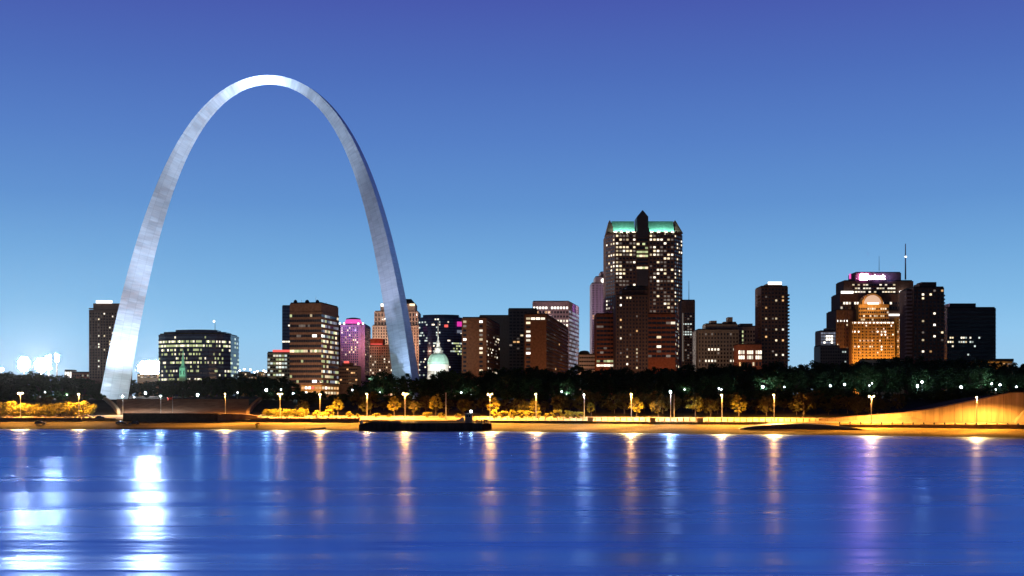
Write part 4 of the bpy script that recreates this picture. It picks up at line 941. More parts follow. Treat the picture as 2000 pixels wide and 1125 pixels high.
def proto(kind, i, h0, h1, r, clumps, per, leaf, leafm, cone=0.0, tr=.3):
    key = (kind, i)
    t = trunk(h0 + (h1 - h0) * .15, tr, h1, r, i * 7 + 1).build('trunk', M['trunk']); c = crown(h0, h1, r, i * 13 + hash_(kind), clumps, per, leaf, cone=cone).build('crown', M[leafm])
    PROTO[key] = (t.data, c.data, h1); bpy.data.objects.remove(t); bpy.data.objects.remove(c)
def hash_(s): return sum(ord(c) for c in s)
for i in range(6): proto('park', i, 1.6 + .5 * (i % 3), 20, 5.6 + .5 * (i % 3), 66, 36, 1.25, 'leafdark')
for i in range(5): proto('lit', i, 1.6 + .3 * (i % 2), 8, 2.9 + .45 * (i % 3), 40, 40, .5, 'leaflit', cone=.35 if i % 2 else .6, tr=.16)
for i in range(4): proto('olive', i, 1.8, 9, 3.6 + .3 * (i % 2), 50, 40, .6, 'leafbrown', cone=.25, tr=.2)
for i in range(4): proto('shrub', i, .1, 2.6, 1.5, 26, 34, .36, 'leaflit', tr=.07)
for i in range(3): proto('bush', i, .05, 4, 2.6, 40, 36, .8, 'leafdark', tr=.12)
for i in range(3): proto('hedge', i, .1, 5.2, 3.0, 50, 40, .5, 'leaflit', tr=.15)
def plant(kind, name, label, cat, loc, height, group, wide=1.0, i=None):
    n = max(k[1] for k in PROTO if k[0] == kind) + 1
    td, cd, h1 = PROTO[(kind, R.randrange(n) if i is None else i)]
    root = thing(name, label, cat, loc, group); s = height / h1
    root.scale = (s * wide * R.uniform(.9, 1.1), s * wide * R.uniform(.9, 1.1), s); root.rotation_euler = (0, 0, R.uniform(0, 6.28))
    for nm, d in (('trunk', td), ('crown', cd)):
        o = bpy.data.objects.new(nm, d); COL.objects.link(o); o.parent = root
    return root
TOP = [(-40, 727), (0, 727), (60, 727), (140, 736), (200, 746), (245, 744), (300, 746), (380, 742), (430, 734), (450, 742), (480, 730), (520, 736), (560, 742), (590, 752), (640, 768), (690, 752), (740, 734), (770, 727), (810, 733), (833, 740), (850, 739), (863, 731), (880, 723), (930, 736), (960, 724), (1000, 720), (1100, 722), (1150, 718), (1250, 726), (1300, 718), (1400, 715), (1500, 712), (1600, 708), (1700, 703), (1800, 702), (1900, 706), (2000, 717), (2100, 718)]
ZONES = [(120, 'at the far left below the stadium lights', 'far left'), (215, 'below the tall brown tower at the left', 'below the left tower'), (300, 'just right of the left arch leg', 'by the left arch leg'), (460, 'in front of the curved glass office', 'before the glass office'), (600, 'in front of the low green office block', 'before the green office'),
         (720, 'in front of the lilac hotel', 'before the lilac hotel'), (825, 'at the foot of the right arch leg', 'by the right arch leg'), (895, 'below the domed courthouse', 'below the courthouse'), (1010, 'below the left brown hotel block', 'below the left hotel block'), (1115, 'below the right brown hotel block', 'below the right hotel block'), (1200, 'left of the green-roofed tower', 'left of the tallest tower'),
         (1340, 'below the green-roofed tower', 'below the tallest tower'), (1485, 'below the grey art deco block', 'below the grey deco block'), (1600, 'below and right of the balcony tower', 'below the balcony tower'), (1780, 'below the amber floodlit tower', 'below the amber tower'), (1860, 'below the residential tower beside the amber one', 'below the residential tower'), (1960, 'below the black office block', 'below the black office'), (9999, 'at the right edge of the picture', 'right edge')]
def zone(px):
    for lim, a, b_ in ZONES:
        if px < lim: return a, b_
def grove(px0, px1, Y, step, drop, row, skip=lambda px: False):
    px = px0 + R.uniform(0, step)
    while px < px1:
        if not skip(px):
            yy = Y + R.uniform(-14, 14); x = PX(px, yy); d = yy - shore(x); g = gz(x, d)
            h = PZ(interp(TOP, px) - 3 + drop + R.uniform(-6, 7), yy) - g
            if h > 5:
                a, b_ = zone(px)
                plant('park', 'park_tree', 'dark tree in the %s grove row %s' % (row, a), 'tree', (x, yy, g - .3), h, '%s row of park trees %s' % (row, b_), R.uniform(.95, 1.25) * (20 / max(h, 13)) ** .5)
        px += step * R.uniform(.7, 1.3)
gap = lambda px: 586 < px < 692
legs = lambda px: 195 < px < 255
grove(-20, 592, 800, 19, 0, 'back', lambda px: gap(px) or 203 < px < 247); grove(-20, 580, 762, 24, 5, 'middle', lambda px: gap(px) or 190 < px < 262)
grove(690, 2060, 800, 20, 0, 'back'); grove(692, 2060, 764, 22, 7, 'middle', lambda px: 757 < px < 822); grove(720, 2060, 712, 22, 16, 'front', lambda px: 745 < px < 890)
grove(745, 892, 704, 17, 1, 'front')

# riverside trees
def ground_d(px, d): return at(px, d)
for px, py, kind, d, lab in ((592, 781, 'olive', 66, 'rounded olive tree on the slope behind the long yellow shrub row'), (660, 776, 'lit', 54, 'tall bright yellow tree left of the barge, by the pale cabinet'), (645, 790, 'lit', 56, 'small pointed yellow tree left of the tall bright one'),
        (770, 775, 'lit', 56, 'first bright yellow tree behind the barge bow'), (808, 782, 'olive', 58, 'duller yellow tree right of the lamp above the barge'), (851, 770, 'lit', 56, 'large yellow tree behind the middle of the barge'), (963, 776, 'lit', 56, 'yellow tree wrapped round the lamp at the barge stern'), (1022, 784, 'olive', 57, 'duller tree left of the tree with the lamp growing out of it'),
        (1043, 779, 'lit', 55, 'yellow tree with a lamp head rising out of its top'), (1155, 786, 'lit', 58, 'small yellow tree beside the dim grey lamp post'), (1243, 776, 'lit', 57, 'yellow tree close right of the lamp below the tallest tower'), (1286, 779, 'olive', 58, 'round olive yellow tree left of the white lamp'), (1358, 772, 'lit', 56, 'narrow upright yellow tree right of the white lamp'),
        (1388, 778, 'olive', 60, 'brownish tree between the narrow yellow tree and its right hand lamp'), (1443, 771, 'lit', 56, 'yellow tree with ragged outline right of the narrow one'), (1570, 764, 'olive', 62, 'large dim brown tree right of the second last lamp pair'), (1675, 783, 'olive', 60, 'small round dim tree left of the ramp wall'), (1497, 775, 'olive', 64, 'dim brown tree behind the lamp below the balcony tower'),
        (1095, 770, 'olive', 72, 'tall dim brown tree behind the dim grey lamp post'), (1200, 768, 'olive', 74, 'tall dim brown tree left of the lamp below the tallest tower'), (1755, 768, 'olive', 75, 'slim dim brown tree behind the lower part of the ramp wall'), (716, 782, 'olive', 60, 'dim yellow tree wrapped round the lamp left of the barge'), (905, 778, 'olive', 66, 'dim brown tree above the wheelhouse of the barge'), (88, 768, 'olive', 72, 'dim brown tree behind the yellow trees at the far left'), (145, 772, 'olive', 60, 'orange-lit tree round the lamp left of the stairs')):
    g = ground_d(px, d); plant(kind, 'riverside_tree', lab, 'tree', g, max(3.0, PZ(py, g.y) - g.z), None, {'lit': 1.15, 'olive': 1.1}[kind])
for px, py, w in ((5, 786, 1.2), (27, 785, 1.25), (54, 789, 1.15), (76, 788, 1.2), (96, 789, 1.1), (118, 788, 1.2), (140, 786, 1.1), (160, 782, 1.2)):
    g = ground_d(px, 46); plant('hedge', 'clipped_tree', 'low broad yellow-lit tree in the dense row at the far left', 'tree', g, PZ(py, g.y) - g.z, 'low yellow trees at the far left', w * 1.15)
for px, py in ((522, 799), (535, 798), (549, 797), (562, 798), (576, 799), (590, 797)):
    g = ground_d(px, 44); plant('hedge', 'riverside_shrub', 'spreading yellow shrub in the row left of the pale cabinet', 'shrub', g, PZ(py, g.y) - g.z, 'yellow shrubs left of the cabinet', 1.1)
for px, py in ((620, 801), (630, 803), (642, 800), (683, 804), (698, 808)):
    g = ground_d(px, 44); plant('shrub', 'riverside_shrub', 'small yellow shrub under the tall bright tree left of the barge', 'shrub', g, PZ(py, g.y) - g.z, 'small shrubs by the tall bright tree', 1.1)
for px, py in ((968, 800), (984, 802), (999, 801), (1018, 801), (1033, 800), (1051, 803), (1068, 807), (1088, 800), (1106, 802), (1122, 802), (1133, 804)):
    g = ground_d(px, 44); plant('shrub', 'riverside_shrub', 'small rounded orange-lit shrub on the promenade right of the barge', 'shrub', g, PZ(py, g.y) - g.z, 'round shrubs right of the barge', 1.1)
for px, py, in ((735, 806), (760, 808), (835, 803), (862, 806), (895, 808)):
    g = ground_d(px, 44); plant('shrub', 'riverside_shrub', 'low yellow shrub on the promenade behind the barge', 'shrub', g, PZ(py, g.y) - g.z, 'low shrubs behind the barge', 1.4)
g = ground(503, 835); plant('shrub', 'bank_bush', 'dark scraggy bush alone on the lit river bank left of the barge', 'bush', g, 2.2, None, .8)

px = 700
while px < 1730:
    d = R.uniform(70, 86); g = ground_d(px, d); nm = zone(px); ty = R.uniform(762, 786)
    if any(abs(px - q) < 14 for q in (742, 800, 901, 920, 987, 998, 1097, 1108, 1337, 1404, 1490, 1532, 1622)): ty = max(ty, 779)
    plant('olive', 'slope_tree', 'dim dark tree on the grass slope %s' % nm[0], 'tree', g, PZ(ty, g.y) - g.z, 'slope trees %s' % nm[1], 1.15)
    px += R.uniform(14, 26)

for p0, p1 in ((-20, 196), (520, 2060)):
    px = p0
    while px < p1:
        x = PX(px, 650); d = R.uniform(118, 126); g = ground_d(px, d); nm = zone(px)
        if not 750 < px < 752: plant('bush', 'park_shrub', 'dark shrub on the slope crest %s' % nm[0], 'shrub', g, R.uniform(2.6, 5.2), 'crest shrubs %s' % nm[1], 1.5)
        px += R.uniform(15, 30)

# ================================================================== RIVERSIDE STRUCTURES
def river_wall(px0, px1, d, py0, py1, label, m='stone', name='river_wall', thick=.8, cap=True):
    pts = [at(px0 + (px1 - px0) * i / 8, d) for i in range(9)]
    root = thing(name, label, 'wall', pts[4]); root['kind'] = 'thing'; mb = MB(); cp = MB()
    for a, b_ in zip(pts, pts[1:]):
        z0 = min(a.z, b_.z) - .8; z1 = PZ(py0 + (py1 - py0) * 0, (a.y + b_.y) / 2)
        mb.prism([(a.x, a.y), (b_.x, b_.y), (b_.x, b_.y + thick), (a.x, a.y + thick)], z0, z1 - .16)
        cp.prism([(a.x, a.y - .1), (b_.x, b_.y - .1), (b_.x, b_.y + thick + .1), (a.x, a.y + thick + .1)], z1 - .16, z1)
    mb.build('wall_face', M[m], root); cp.build('coping', M['paleconc'], root); return root
river_wall(-30, 158, 25.5, 815.5, 821, 'low brown river wall at the far left, above the dark parked car')
river_wall(160, 226, 27, 816.5, 820, 'short low wall left of the dark terrace wall')
river_wall(490, 702, 25.5, 816.5, 823, 'low brown river wall from the dark bush to the barge bow')
river_wall(958, 1148, 25.5, 821.5, 827, 'low brown river wall right of the barge stern')
for a, b_, lab in ((1170, 1200, 'pale low seat wall just right of the brown river wall'), (1207, 1231, 'short seat wall beside the foot of the lamp below the tallest tower'), (1284, 1358, 'long seat wall with brown front left of the narrow yellow tree'), (1377, 1500, 'longest seat wall, under the ragged yellow tree')): river_wall(a, b_, 27.5, 823.5, 827, lab, 'stone', 'seat_wall')
for px, lab in ((1153, 'pale square pier at the end of the brown river wall'), (1275, 'pale square pier left of the long seat wall'), (1367, 'pale square pier between two seat walls')):
    g = at(px, 26.8); mb = MB(); w = 1.2; mb.box(g.x - w, g.x + w, g.y - .5, g.y + .7, g.z - .4, g.z + 1.5); mb.box(g.x - w - .12, g.x + w + .12, g.y - .62, g.y + .82, g.z + 1.5, g.z + 1.7); o = mb.build('wall_pier', M['paleconc']); o['label'] = lab; o['category'] = 'pier'

# dark terrace wall below the stairs
root = thing('terrace_wall', 'long dark terrace wall on the river bank below the grand stairs, its right end sloping', 'wall', at(340, 18)); root['kind'] = 'thing'
mb = MB(); cp = MB(); zt = 7.1
for i in range(12):
    p0, p1 = 240 + 185 * i / 12, 240 + 185 * (i + 1) / 12; a, c = at(p0, 25), at(p1, 25)
    mb.prism([(a.x, a.y), (c.x, c.y), (c.x, c.y + 5), (a.x, a.y + 5)], 1.0, zt); cp.prism([(a.x, a.y - .15), (c.x, c.y - .15), (c.x, c.y + 5.1), (a.x, a.y + 5.1)], zt, zt + .2)
mb.build('wall_face', M['shadestone'], root); cp.build('coping', M['shadestone'], root)
mb = MB(); pts = [(425, 25, zt), (455, 25.8, zt), (480, 27.5, zt - .3), (503, 30, 6.0)]
for (p0, d0, z0), (p1, d1, z1) in zip(pts, pts[1:]):
    a, c = at(p0, d0), at(p1, d1); k = len(mb.v)
    mb.v += [(a.x, a.y, 1), (c.x, c.y, 1), (c.x, c.y, z1), (a.x, a.y, z0), (a.x, a.y + 6, 1), (c.x, c.y + 5, 1), (c.x, c.y + 5, z1), (a.x, a.y + 6, z0)]
    for q in ((0, 1, 2, 3), (3, 2, 6, 7), (5, 4, 7, 6), (0, 3, 7, 4), (1, 5, 6, 2)): mb.f.append(tuple(k + i for i in q)); mb.m.append(0)
mb.build('curved_end', M['stone'], root)

# grand staircase up to the arch
root = thing('grand_stairs', 'very wide flight of stone stairs climbing from the promenade to the arch', 'stairs', at(355, 62))
mb = MB(); N = 34
def st_pt(px, d): 
    v = at(px, d); return v
for i in range(N):
    d0 = 60 + 62 * i / N; z = 6.6 + 7.9 * (i + 1) / N
    a, c = at(228 + 0 * i, d0), at(486, d0); a2, c2 = at(228, d0 + 62 / N), at(486, d0 + 62 / N)
    mb.prism([(a.x, a.y), (c.x, c.y), (c2.x, c2.y), (a2.x, a2.y)], 5.0, z)
mb.build('flight', mat('brown exposed aggregate', (0.15, 0.085, 0.055), .9, var=.3, scale=.2, detail=8), root)
for p0, p1, nm in ((232, 203, 'cheek_wall'), (484, 512, 'cheek_wall')):
    mb = MB()
    for i in range(N):
        d0 = 58 + 66 * i / N; d1 = d0 + 66 / N; px = p0 + (p1 - p0) * (i / N) ** 1.6; px2 = p0 + (p1 - p0) * ((i + 1) / N) ** 1.6
        a, c = at(px, d0), at(px2, d1); z = 7.2 + 8.0 * (i + .5) / N
        mb.prism([(a.x - .8, a.y), (a.x + .8, a.y), (c.x + .8, c.y), (c.x - .8, c.y)], 5.0, z + .6)
    mb.build(nm, M['paleconc' if p0 < 300 else 'stone'], root)

# tall curved ramp wall at the right
root = thing('ramp_wall', 'tall curving concrete retaining wall rising to the right edge, floodlit orange', 'wall', (PX(1850, 465), 467, 4)); root['kind'] = 'thing'
mb = MB(); cp = MB(); n = 60
wp = [wall_xy(1600 + 480 * i / n) + (PZ(interp(WALLPTS, 1600 + 480 * i / n), wall_xy(1600 + 480 * i / n)[1]),) for i in range(n + 1)]
for a, c in zip(wp, wp[1:]):
    k = len(mb.v)
    mb.v += [(a[0], a[1], 2), (c[0], c[1], 2), (c[0], c[1], c[2]), (a[0], a[1], a[2]), (a[0], a[1] + .9, 2), (c[0], c[1] + .9, 2), (c[0], c[1] + .9, c[2]), (a[0], a[1] + .9, a[2])]
    for q in ((0, 1, 2, 3), (5, 4, 7, 6), (3, 2, 6, 7)): mb.f.append(tuple(k + i for i in q)); mb.m.append(0)
    k = len(cp.v); cp.v += [(a[0], a[1] - .12, a[2]), (c[0], c[1] - .12, c[2]), (c[0], c[1] + 1.0, c[2]), (a[0], a[1] + 1.0, a[2]), (a[0], a[1] - .12, a[2] + .25), (c[0], c[1] - .12, c[2] + .25), (c[0], c[1] + 1.0, c[2] + .25), (a[0], a[1] + 1.0, a[2] + .25)]
    for q in ((0, 1, 5, 4), (4, 5, 6, 7), (2, 3, 7, 6)): cp.f.append(tuple(k + i for i in q)); cp.m.append(0)
wm = mat('board-marked concrete', (0.36, 0.25, 0.14), .85, var=.28, scale=.5, stretch=(1.2, 1.2, .12), detail=7, bump=.2)
mb.build('wall_face', wm, root); cp.build('coping', M['stone'], root)
for i in range(24):
    a = wp[2 + int(i * 2.4)]; mb = MB(); mb.box(a[0] - .05, a[0] + .05, a[1] - .04, a[1] + .1, 3, a[2]); mb.build('joint', M['stone'], root)
river_wall(1640, 2060, 20.5, 829.2, 832, 'low dark kerb wall along the road in front of the tall ramp wall', 'stone', 'kerb_wall')

# boat ramp on the bank, its lens-shaped shadow put in as black
root = thing('boat_ramp_shadow', 'long low boat ramp wedge with its shadow as black side, left of the ramp wall', 'ramp', at(1575, 14))
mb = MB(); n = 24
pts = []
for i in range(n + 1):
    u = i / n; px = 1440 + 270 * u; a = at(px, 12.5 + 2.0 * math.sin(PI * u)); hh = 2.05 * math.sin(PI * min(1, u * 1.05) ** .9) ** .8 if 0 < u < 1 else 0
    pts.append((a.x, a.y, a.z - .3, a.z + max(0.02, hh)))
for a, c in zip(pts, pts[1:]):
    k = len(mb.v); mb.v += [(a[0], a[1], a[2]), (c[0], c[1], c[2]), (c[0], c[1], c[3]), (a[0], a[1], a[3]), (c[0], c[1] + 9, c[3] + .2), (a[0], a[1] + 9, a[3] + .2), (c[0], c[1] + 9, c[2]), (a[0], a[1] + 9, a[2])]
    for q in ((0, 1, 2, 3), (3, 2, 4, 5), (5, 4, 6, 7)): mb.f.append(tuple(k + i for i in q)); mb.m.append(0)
mb.build('ramp_shade', M['black'], root)

# bollards
def bollard(px, d, label, group, h=1.0, m='paleconc'):
    g = at(px, d); mb_ = BOL.get(m)
    if mb_ is None:
        q = MB(); q.lathe((0, 0, 0), [(.24, -.2), (.24, .78), (.3, .8), (.3, .92), (.14, 1.05)], 10); o = q.build('bollard', M[m]); BOL[m] = o.data; bpy.data.objects.remove(o); mb_ = BOL[m]
    o = bpy.data.objects.new('bollard', mb_); COL.objects.link(o); o.location = g; o.scale = (1, 1, h); o['label'] = label; o['category'] = 'bollard'; o['group'] = group
BOL = {}
for i in range(52): bollard(966 + i * 12.3, 31, 'pale squat bollard in the long promenade row right of the barge', 'promenade bollards right of the barge', 1.25)
for i in range(20): bollard(532 + i * 9, 31, 'pale squat bollard on the promenade by the yellow shrubs left of the barge', 'promenade bollards left of the barge', 1.2)
for i in range(17): bollard(4 + i * 9.5, 31, 'pale squat bollard on the promenade in front of the yellow trees at the far left', 'promenade bollards at the far left', 1.1)
for i in range(18): bollard(1640 + i * 20.5, 21.6, 'thin dark post on the kerb in front of the tall ramp wall', 'posts in front of the ramp wall', 1.9, 'darkmetal')

# ================================================================== LAMPS
SOD = (1.0, 0.48, 0.085); WHT = (0.78, 0.92, 1.0)
def street_lamp(px, ytop, d, label, power=1.0, white=False, lit=True, heads=2, bank=True):
    g = at(px, d); zt = PZ(ytop, g.y); root = thing('street_lamp', label, 'street lamp', g)
    mb = MB(); mb.tube((g.x, g.y, g.z - .3), (g.x, g.y, zt), .17, .11, 8); mb.lathe((g.x, g.y, g.z - .3), [(.36, 0), (.36, .9), (.2, 1.0)], 10); mb.build('post', M['steelpole'], root)
    mb = MB(); w = .85 if heads == 2 else .1
    mb.tube((g.x - w, g.y, zt + .05), (g.x + w, g.y, zt + .05), .07, .07, 6); mb.build('arm', M['steelpole'], root)
    for sx in ((-1, 1) if heads == 2 else (-1,)):
        x = g.x + sx * w; mb = MB(); mb.box(x - .34, x + .34, g.y - .26, g.y + .26, zt + .05, zt + .2); hd = mb.build('lamp_head', M['steelpole'], root)
        mb = MB(); mb.lathe((x, g.y, zt - .14), [(.1, 0), (.24, .06), (.28, .19)], 10); mb.build('lamp_glass', M['streetwhite' if white else 'streetglass' if power >= 1.2 or bank == 2 else 'streetglassdim'] if lit else M['glass'], hd)
    if lit:
        light('SPOT', 'lamp_light', (g.x, g.y, zt - .6), LAMP * power, WHT if white else SOD, .38, root, (g.x, g.y, 0), 168, .35)
LAMP = 185e3
M['streetglassdim'] = emit('dim sodium street lamp glass', (1.0, 0.40, 0.12), 3400.0, sample=True); M['parkglass'] = emit('bright park lamp glass', (0.55, 0.85, 1.0), 420.0, sample=True)
M['streetglass'] = emit('sodium street lamp glass', (1.0, 0.36, 0.06), 8500.0, sample=True); M['streetwhite'] = emit('white street lamp glass', (0.8, 0.92, 1.0), 5000.0, sample=True)
L_ = [(40, 768, 1.0, 0, 1), (154, 770, .7, 0, 1), (240, 774, .35, 1, 1), (314, 773, .3, 1, 1), (440, 769, .7, 0, 1), (547, 769, .9, 0, 1), (625, 770, 1.7, 0, 1), (717, 770, .9, 0, 1), (791, 769, 1.3, 0, 1), (957, 770, 1.5, 0, 1), (1047, 770, .8, 0, 1), (1233, 770, 1.5, 0, 1), (1310, 765, 1.0, 1, 1), (1410, 771, .9, 0, 1), (1512, 771, 1.5, 0, 1), (1702, 774, 1.5, 0, 1), (1908, 776, 1.4, 0, 1)]
LAB = ['tall twin-headed orange street lamp standing in the yellow trees at the far left', 'orange street lamp at the right end of the yellow trees, left of the stairs', 'white lamp in front of the foot of the left arch leg', 'slim white lamp on the stairs right of the left arch leg, beside the flagpole', 'orange-lit lamp with a long pale post at the right end of the dark terrace wall', 'twin-headed lamp above the left end of the yellow shrub row', 'bright orange lamp below the banded brown tower', 'orange lamp just left of the barge bow', 'orange twin-headed lamp above the barge bow', 'glowing orange lamp above the barge stern', 'orange lamp growing out of a yellow tree right of the barge', 'glowing orange lamp below the tallest tower', 'bright cold white lamp right of the tallest tower', 'pinkish orange lamp between the narrow and the ragged yellow tree', 'orange lamp below the balcony tower', 'twin-headed lamp at the low left end of the ramp wall', 'orange lamp standing in front of the tall part of the ramp wall']
for (px, yt, p_, w_, l_), lab in zip(L_, LAB):
    d = 40 if px < 1600 else 24 if px < 1800 else 22
    if px in (240, 314): d = 56
    if px == 440: d = 36
    street_lamp(px, yt, d, lab, p_ * (.42 if px > 1600 else .2 if d == 56 else .15 if w_ else 1), bool(w_), heads=2 if px in (40, 547, 791, 957, 1702) else 1)
street_lamp(871, 768, 36, 'unlit lamp post behind the middle of the barge', lit=False, heads=1); street_lamp(1141, 771, 36, 'dim grey lamp post with a single small head beside the small yellow tree', .12, True, heads=1); street_lamp(1316.5, 771, 37, 'unlit brown lamp post right beside the cold white lamp', lit=False, heads=1)
# flagpole
g = at(337, 56); root = thing('flagpole', 'thin flagpole with a small red flag in front of the stairs', 'flagpole', g); mb = MB(); mb.tube((g.x, g.y, g.z - .3), (g.x, g.y, PZ(772, g.y)), .13, .08, 8); mb.build('pole', M['steelpole'], root)
mb = MB(); z = PZ(776, g.y)
for i in range(8):
    x0, x1 = g.x - .1 - i * .32, g.x - .1 - (i + 1) * .32; y0, y1 = g.y + .18 * math.sin(i * .9), g.y + .18 * math.sin((i + 1) * .9); k = len(mb.v)
    mb.v += [(x0, y0, z - 1.2 - i * .04), (x1, y1, z - 1.2 - i * .04 - .04), (x1, y1, z - i * .04 - .04), (x0, y0, z - i * .04)]; mb.f.append((k, k + 1, k + 2, k + 3)); mb.m.append(0)
mb.build('flag', mat('red flag cloth', (.45, .07, .05), .8), root)
# white park lamps
PL = [(88, 767, .7), (113, 768, 2.2), (131, 772, .9), (284, 769, 1.6), (262, 778, 1.0), (386, 773, 2.4), (464, 768, 1.0), (520, 764, 2.4), (549, 762, .6), (573, 771, 1.6), (688, 763, 1.0), (742, 768, .8), (800, 770, .7), (901, 768, .8), (920, 771, .6), (987, 768, 1.0), (998, 773, .6), (1097, 766, .8), (1108, 771, 1.2), (1337, 762, .6), (1404, 760, .8), (1409, 762, .8), (1490, 757, 1.6), (1532, 757, .7), (1622, 755, 1.4), (1650, 752, 1.2), (1698, 754, .6), (1703, 750, .5), (1792, 756, 2.6), (1801, 748, 2.0), (1877, 758, 2.6), (1937, 751, 1.2), (1953, 753, 1.3), (1945, 762, .5), (1985, 758, 1.5), (1980, 765, .7)]
for px, py, s in PL:
    Y = 690 + R.uniform(-6, 10); x = PX(px, Y); z = gz(x, Y - shore(x)); a, b_ = zone(px)
    root = thing('park_lamp', 'white park lamp under the dark trees %s' % a, 'lamp', (x, Y, z), 'white park lamps %s' % b_)
    zt = PZ(py, Y)
    if zt - z < 1.5: zt = max(zt, z + 1.2)
    mb = MB(); mb.tube((x, Y, z - .3), (x, Y, zt), .09, .07, 6); mb.build('post', M['darkmetal'], root)
    mb = MB(); r_ = .26 + .12 * s; mb.lathe((x, Y, zt + r_), [(r_ * math.sin(PI * i / 6) + .01, -r_ * math.cos(PI * i / 6)) for i in range(7)], 10); mb.build('globe', M['parkglass' if s >= 1.2 else 'lampwhite'], root, True)
    light('POINT', 'lamp_light', (x, Y - .9, zt + .6), PARK * s, (.72, 1.0, .92), .3, root)

# ================================================================== BARGE
Yb = 530.0
xs0, xs1 = PX(703, Yb), PX(960, Yb); root = thing('barge', 'long black barge moored at the bank with a small grey wheelhouse near its stern', 'barge', ((xs0 + xs1) / 2, Yb, 0))
mb = MB(); hz = PZ(823.5, Yb); w0, w1 = Yb - 4.5, Yb + 4.5
prof = [(xs0 + .2, -0.5), (xs1 - 4, -0.5), (xs1 - 4, hz - .5), (xs0 + 6, hz), (xs0 + 1.5, hz - .7), (xs0, hz - 1.3)]
k = len(mb.v); mb.v += [(x, w0, z) for x, z in prof] + [(x, w1, z) for x, z in prof]; n = len(prof)
mb.f.append(tuple(range(n))); mb.f.append(tuple(range(2 * n - 1, n - 1, -1)))
for i in range(n): mb.f.append(((i + 1) % n, i, n + i, n + (i + 1) % n))
mb.m += [0] * (n + 2)
hull = mb.build('hull', mat('weathered black hull steel', (.03, .026, .026), .55, var=.7, scale=.8, stretch=(1, 1, .15), detail=8), root)
mb = MB(); mb.box(xs0 + 5, xs1 - 4.2, w0 - .14, w0 + .02, hz - .95, hz - .75); mb.box(xs0 + 2, xs1 - 4.2, w0 - .14, w0 + .02, .55, .72); mb.build('rubbing_strake', M['darkmetal'], root)
mb = MB()
for i in range(12): mb.tube((xs1 - 21 + i * 1.5, w0 + .3, hz - .5), (xs1 - 21 + i * 1.5, w0 + .3, hz + 1.0), .045, .045, 5)
for z in (hz + .55, hz + 1.0): mb.tube((xs1 - 21, w0 + .3, z), (xs1 - 4.5, w0 + .3, z), .04, .04, 5)
mb.build('railing', M['steelpole'], root)
mb = MB(); mb.box(xs1 - 3.98, xs1, w0 + .2, w1 - .2, -.5, hz - .6); mb.build('stern', mat('rusty steel', (.09, .04, .03), .8), root)
mb = MB(); mb.box(xs0 + 6, xs1 - 14, w0 + .1, w0 + .35, hz, hz + .35); mb.box(xs0 + 6, xs1 - 14, w1 - .35, w1 - .1, hz, hz + .35); mb.build('coaming', M['paleconc'], root)
mb = MB(); mb.box(xs0 + .1, xs0 + 1.3, Yb - 1, Yb + 1, hz - 1.2, hz + .5); mb.build('bow_post', M['white'], root)
cx0, cx1 = PX(908.5, Yb), PX(923, Yb)
mb = MB(); mb.box(cx0, cx1, Yb - 1.8, Yb + 1.8, hz - .4, PZ(808, Yb)); mb.box(cx0 - .2, cx1 + .2, Yb - 2, Yb + 2, PZ(808, Yb), PZ(807, Yb)); wh = mb.build('wheelhouse', mat('grey painted steel', (.32, .36, .38), .6), root)
for px in (911.5, 916):
    mb = MB(); mb.box(PX(px, Yb), PX(px + 2.6, Yb), Yb - 1.86, Yb - 1.7, PZ(814.5, Yb), PZ(810.5, Yb)); mb.build('window', M['glass'], wh)
mb = MB(); mb.tube((PX(920, Yb), Yb, PZ(807, Yb)), (PX(920, Yb), Yb, PZ(801, Yb)), .1, .08, 6); ms = mb.build('mast', M['steelpole'], root)
mb = MB(); mb.lathe(P(920, 803.5, Yb) - Vector((0, .3, 0)), [(.1, -.55), (.45, -.3), (.55, 0), (.45, .3), (.1, .55)], 10); mb.build('mast_light', M['lampwhite'], ms, True)
light('POINT', 'mast_lamp', (PX(920, Yb), Yb - 1.2, PZ(804, Yb)), 700, WHT, .3, root); light('POINT', 'deck_lamp', (PX(900, Yb), Yb, hz + 2.2), 350, WHT, .3, root)
mb = MB()
for px in (924, 930, 936.5): mb.tube((PX(px, Yb), Yb + 1.6, hz - .4), (PX(px, Yb), Yb + 1.6, PZ(809, Yb)), .08, .08, 6)
mb.box(PX(923.4, Yb), PX(937, Yb), Yb - 1.9, Yb + 1.9, PZ(809, Yb), PZ(808.2, Yb)); mb.build('canopy', M['darkmetal'], root)
for px, h in ((941, 1.1), (946, 1.3), (950.5, 1.0)):
    mb = MB(); mb.lathe((PX(px, Yb), Yb - 2, hz - .5), [(.35, 0), (.35, h), (.5, h + .05), (.5, h + .3)], 8); mb.build('bollard_post', M['darkmetal'], root)
mb = MB(); mb.box(PX(893, Yb), PX(907, Yb), Yb - 1.4, Yb + 1.4, hz, hz + .9); mb.prism([(PX(897, Yb), Yb - 1.2), (PX(906, Yb), Yb - 1.2), (PX(906, Yb), Yb + 1.2), (PX(897, Yb), Yb + 1.2)], hz + .9, hz + 1.9, [(PX(901, Yb), Yb - 1), (PX(906, Yb), Yb - 1), (PX(906, Yb), Yb + 1), (PX(901, Yb), Yb + 1)]); mb.build('winch_housing', M['white'], root)

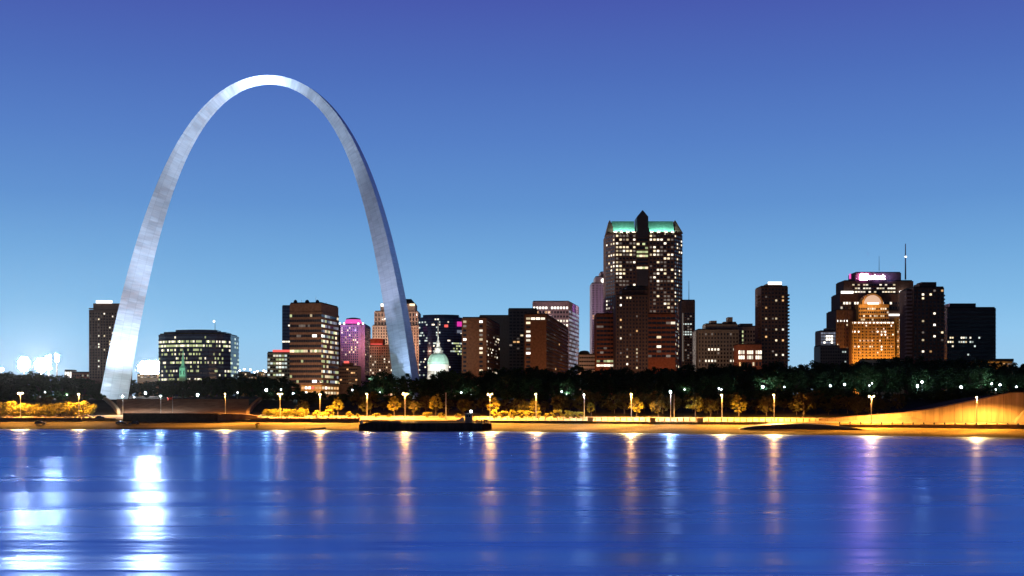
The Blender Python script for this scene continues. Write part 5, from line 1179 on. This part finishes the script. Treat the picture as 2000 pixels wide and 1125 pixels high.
# ================================================================== CARS AND SMALL THINGS
def car(px, py, label, paint, face=0, scale=1.0, d=None):
    g = ground(px, py) if d is None else at(px, d); root = thing('parked_car', label, 'car', g); root.rotation_euler = (0, 0, face); root.scale = (scale,) * 3
    side = [(-2.25, .35), (2.2, .35), (2.28, .75), (1.9, .95), (1.0, 1.02), (.35, 1.5), (-1.1, 1.52), (-1.9, 1.05), (-2.25, .95)]
    mb = MB(); n = len(side); mb.v += [(x, -.85, z) for x, z in side] + [(x, .85, z) for x, z in side]; mb.f += [tuple(range(n)), tuple(range(2 * n - 1, n - 1, -1))] + [((i + 1) % n, i, n + i, n + (i + 1) % n) for i in range(n)]; mb.m += [0] * (n + 2)
    def bl(mb, name, m, par): 
        me = bpy.data.meshes.new(name); me.from_pydata(mb.v, [], mb.f); me.materials.append(m); o = bpy.data.objects.new(name, me); COL.objects.link(o); o.parent = par; return o
    bl(mb, 'body', paint, root)
    mb = MB(); q = [(-.95, 1.08), (.85, 1.06), (.33, 1.42), (-1.0, 1.44)]; mb.v += [(x, -.87, z) for x, z in q] + [(x, .87, z) for x, z in q]; mb.f += [(0, 1, 2, 3), (7, 6, 5, 4), (1, 0, 4, 5), (2, 1, 5, 6), (3, 2, 6, 7), (0, 3, 7, 4)]; mb.m += [0] * 6; bl(mb, 'side_windows', M['glass'], root)
    for x in (-1.4, 1.4):
        for s in (-.87, .87):
            mb = MB(); mb.tube((x, s - .1, .33), (x, s + .1, .33), .33, .33, 14); w = bl(mb, 'wheel', M['roofdark'], root)
            mb = MB(); mb.tube((x, s - .12, .33), (x, s + .12, .33), .17, .17, 8); bl(mb, 'rim', M['steelpole'], w)
    return root
dk = mat('black car paint', (.012, .012, .018), .3); wp_ = mat('pale car paint', (.6, .58, .55), .35)
car(79, 829.5, 'dark car alone on the river bank at the far left', dk, 0, 1.15)
car(237, 829, 'left one of two dark cars below the dark terrace wall', dk, 0, 1.1); car(262, 829.5, 'right one of two dark cars below the dark terrace wall', dk, PI, 1.1)
car(170, 0, 'pale car parked at the right end of the yellow trees, left of the stairs', wp_, 0, 1.1, 34); car(471, 0, 'dark car on the promenade right of the dark terrace wall', dk, PI, 1.1, 33); car(515, 0, 'pale car parked at the left end of the yellow shrub row', wp_, .4, 1.2, 34); car(196, 0, 'small dark car on the promenade below the stairs', dk, 0, 1.0, 29)
g = ground(621, 838.5); mb = MB(); mb.tube((g.x - 4.4, g.y, g.z + .12), (g.x + 3.6, g.y + .3, g.z + .55), .12, .38, 8); mb.tube((g.x + 2.0, g.y + .2, g.z + .4), (g.x + 2.6, g.y - .3, g.z + 1.0), .12, .05, 6); o = mb.build('driftwood_log', M['trunk']); o['label'] = 'dark driftwood log stranded at the water edge below the bright lamp'; o['category'] = 'log'
g = at(618, 31); mb = MB(); mb.box(g.x - .5, g.x + .5, g.y - .35, g.y + .35, g.z - .1, g.z + 1.7); mb.box(g.x - .56, g.x + .56, g.y - .41, g.y + .41, g.z + 1.7, g.z + 1.8); mb.box(g.x - .42, g.x + .42, g.y - .38, g.y - .34, g.z + .15, g.z + 1.55); o = mb.build('utility_cabinet', mat('grey cabinet paint', (.3, .33, .36), .5)); o['label'] = 'grey utility cabinet on the promenade in front of the yellow shrubs'; o['category'] = 'cabinet'
# evening haze
mb = MB(); mb.box(-2900, 2900, -700, 3600, -6, 270); hz_ = mb.build('haze', bpy.data.materials.new('evening haze')); hz_['kind'] = 'stuff'
hm = hz_.data.materials[0]; hm.use_nodes = True; t = hm.node_tree; t.nodes.remove(t.nodes['Principled BSDF'])
pv = t.nodes.new('ShaderNodeVolumePrincipled'); pv.inputs['Color'].default_value = (.95, .95, 1, 1); pv.inputs['Density'].default_value = HAZE; pv.inputs['Anisotropy'].default_value = HAZEG
t.links.new(pv.outputs[0], t.nodes['Material Output'].inputs['Volume'])
# unseen warm fill spots added behind the trees to brighten the facades
for px, pw, col in CITY: light('POINT', 'city_fill_light', (PX(px, 852), 852, 27), pw * CITYK, col, 1.0)
for px, pw, col in CITY2: light('POINT', 'city_fill_light', (PX(px, 930), 930, 30), pw * CITYK, col, 1.0)
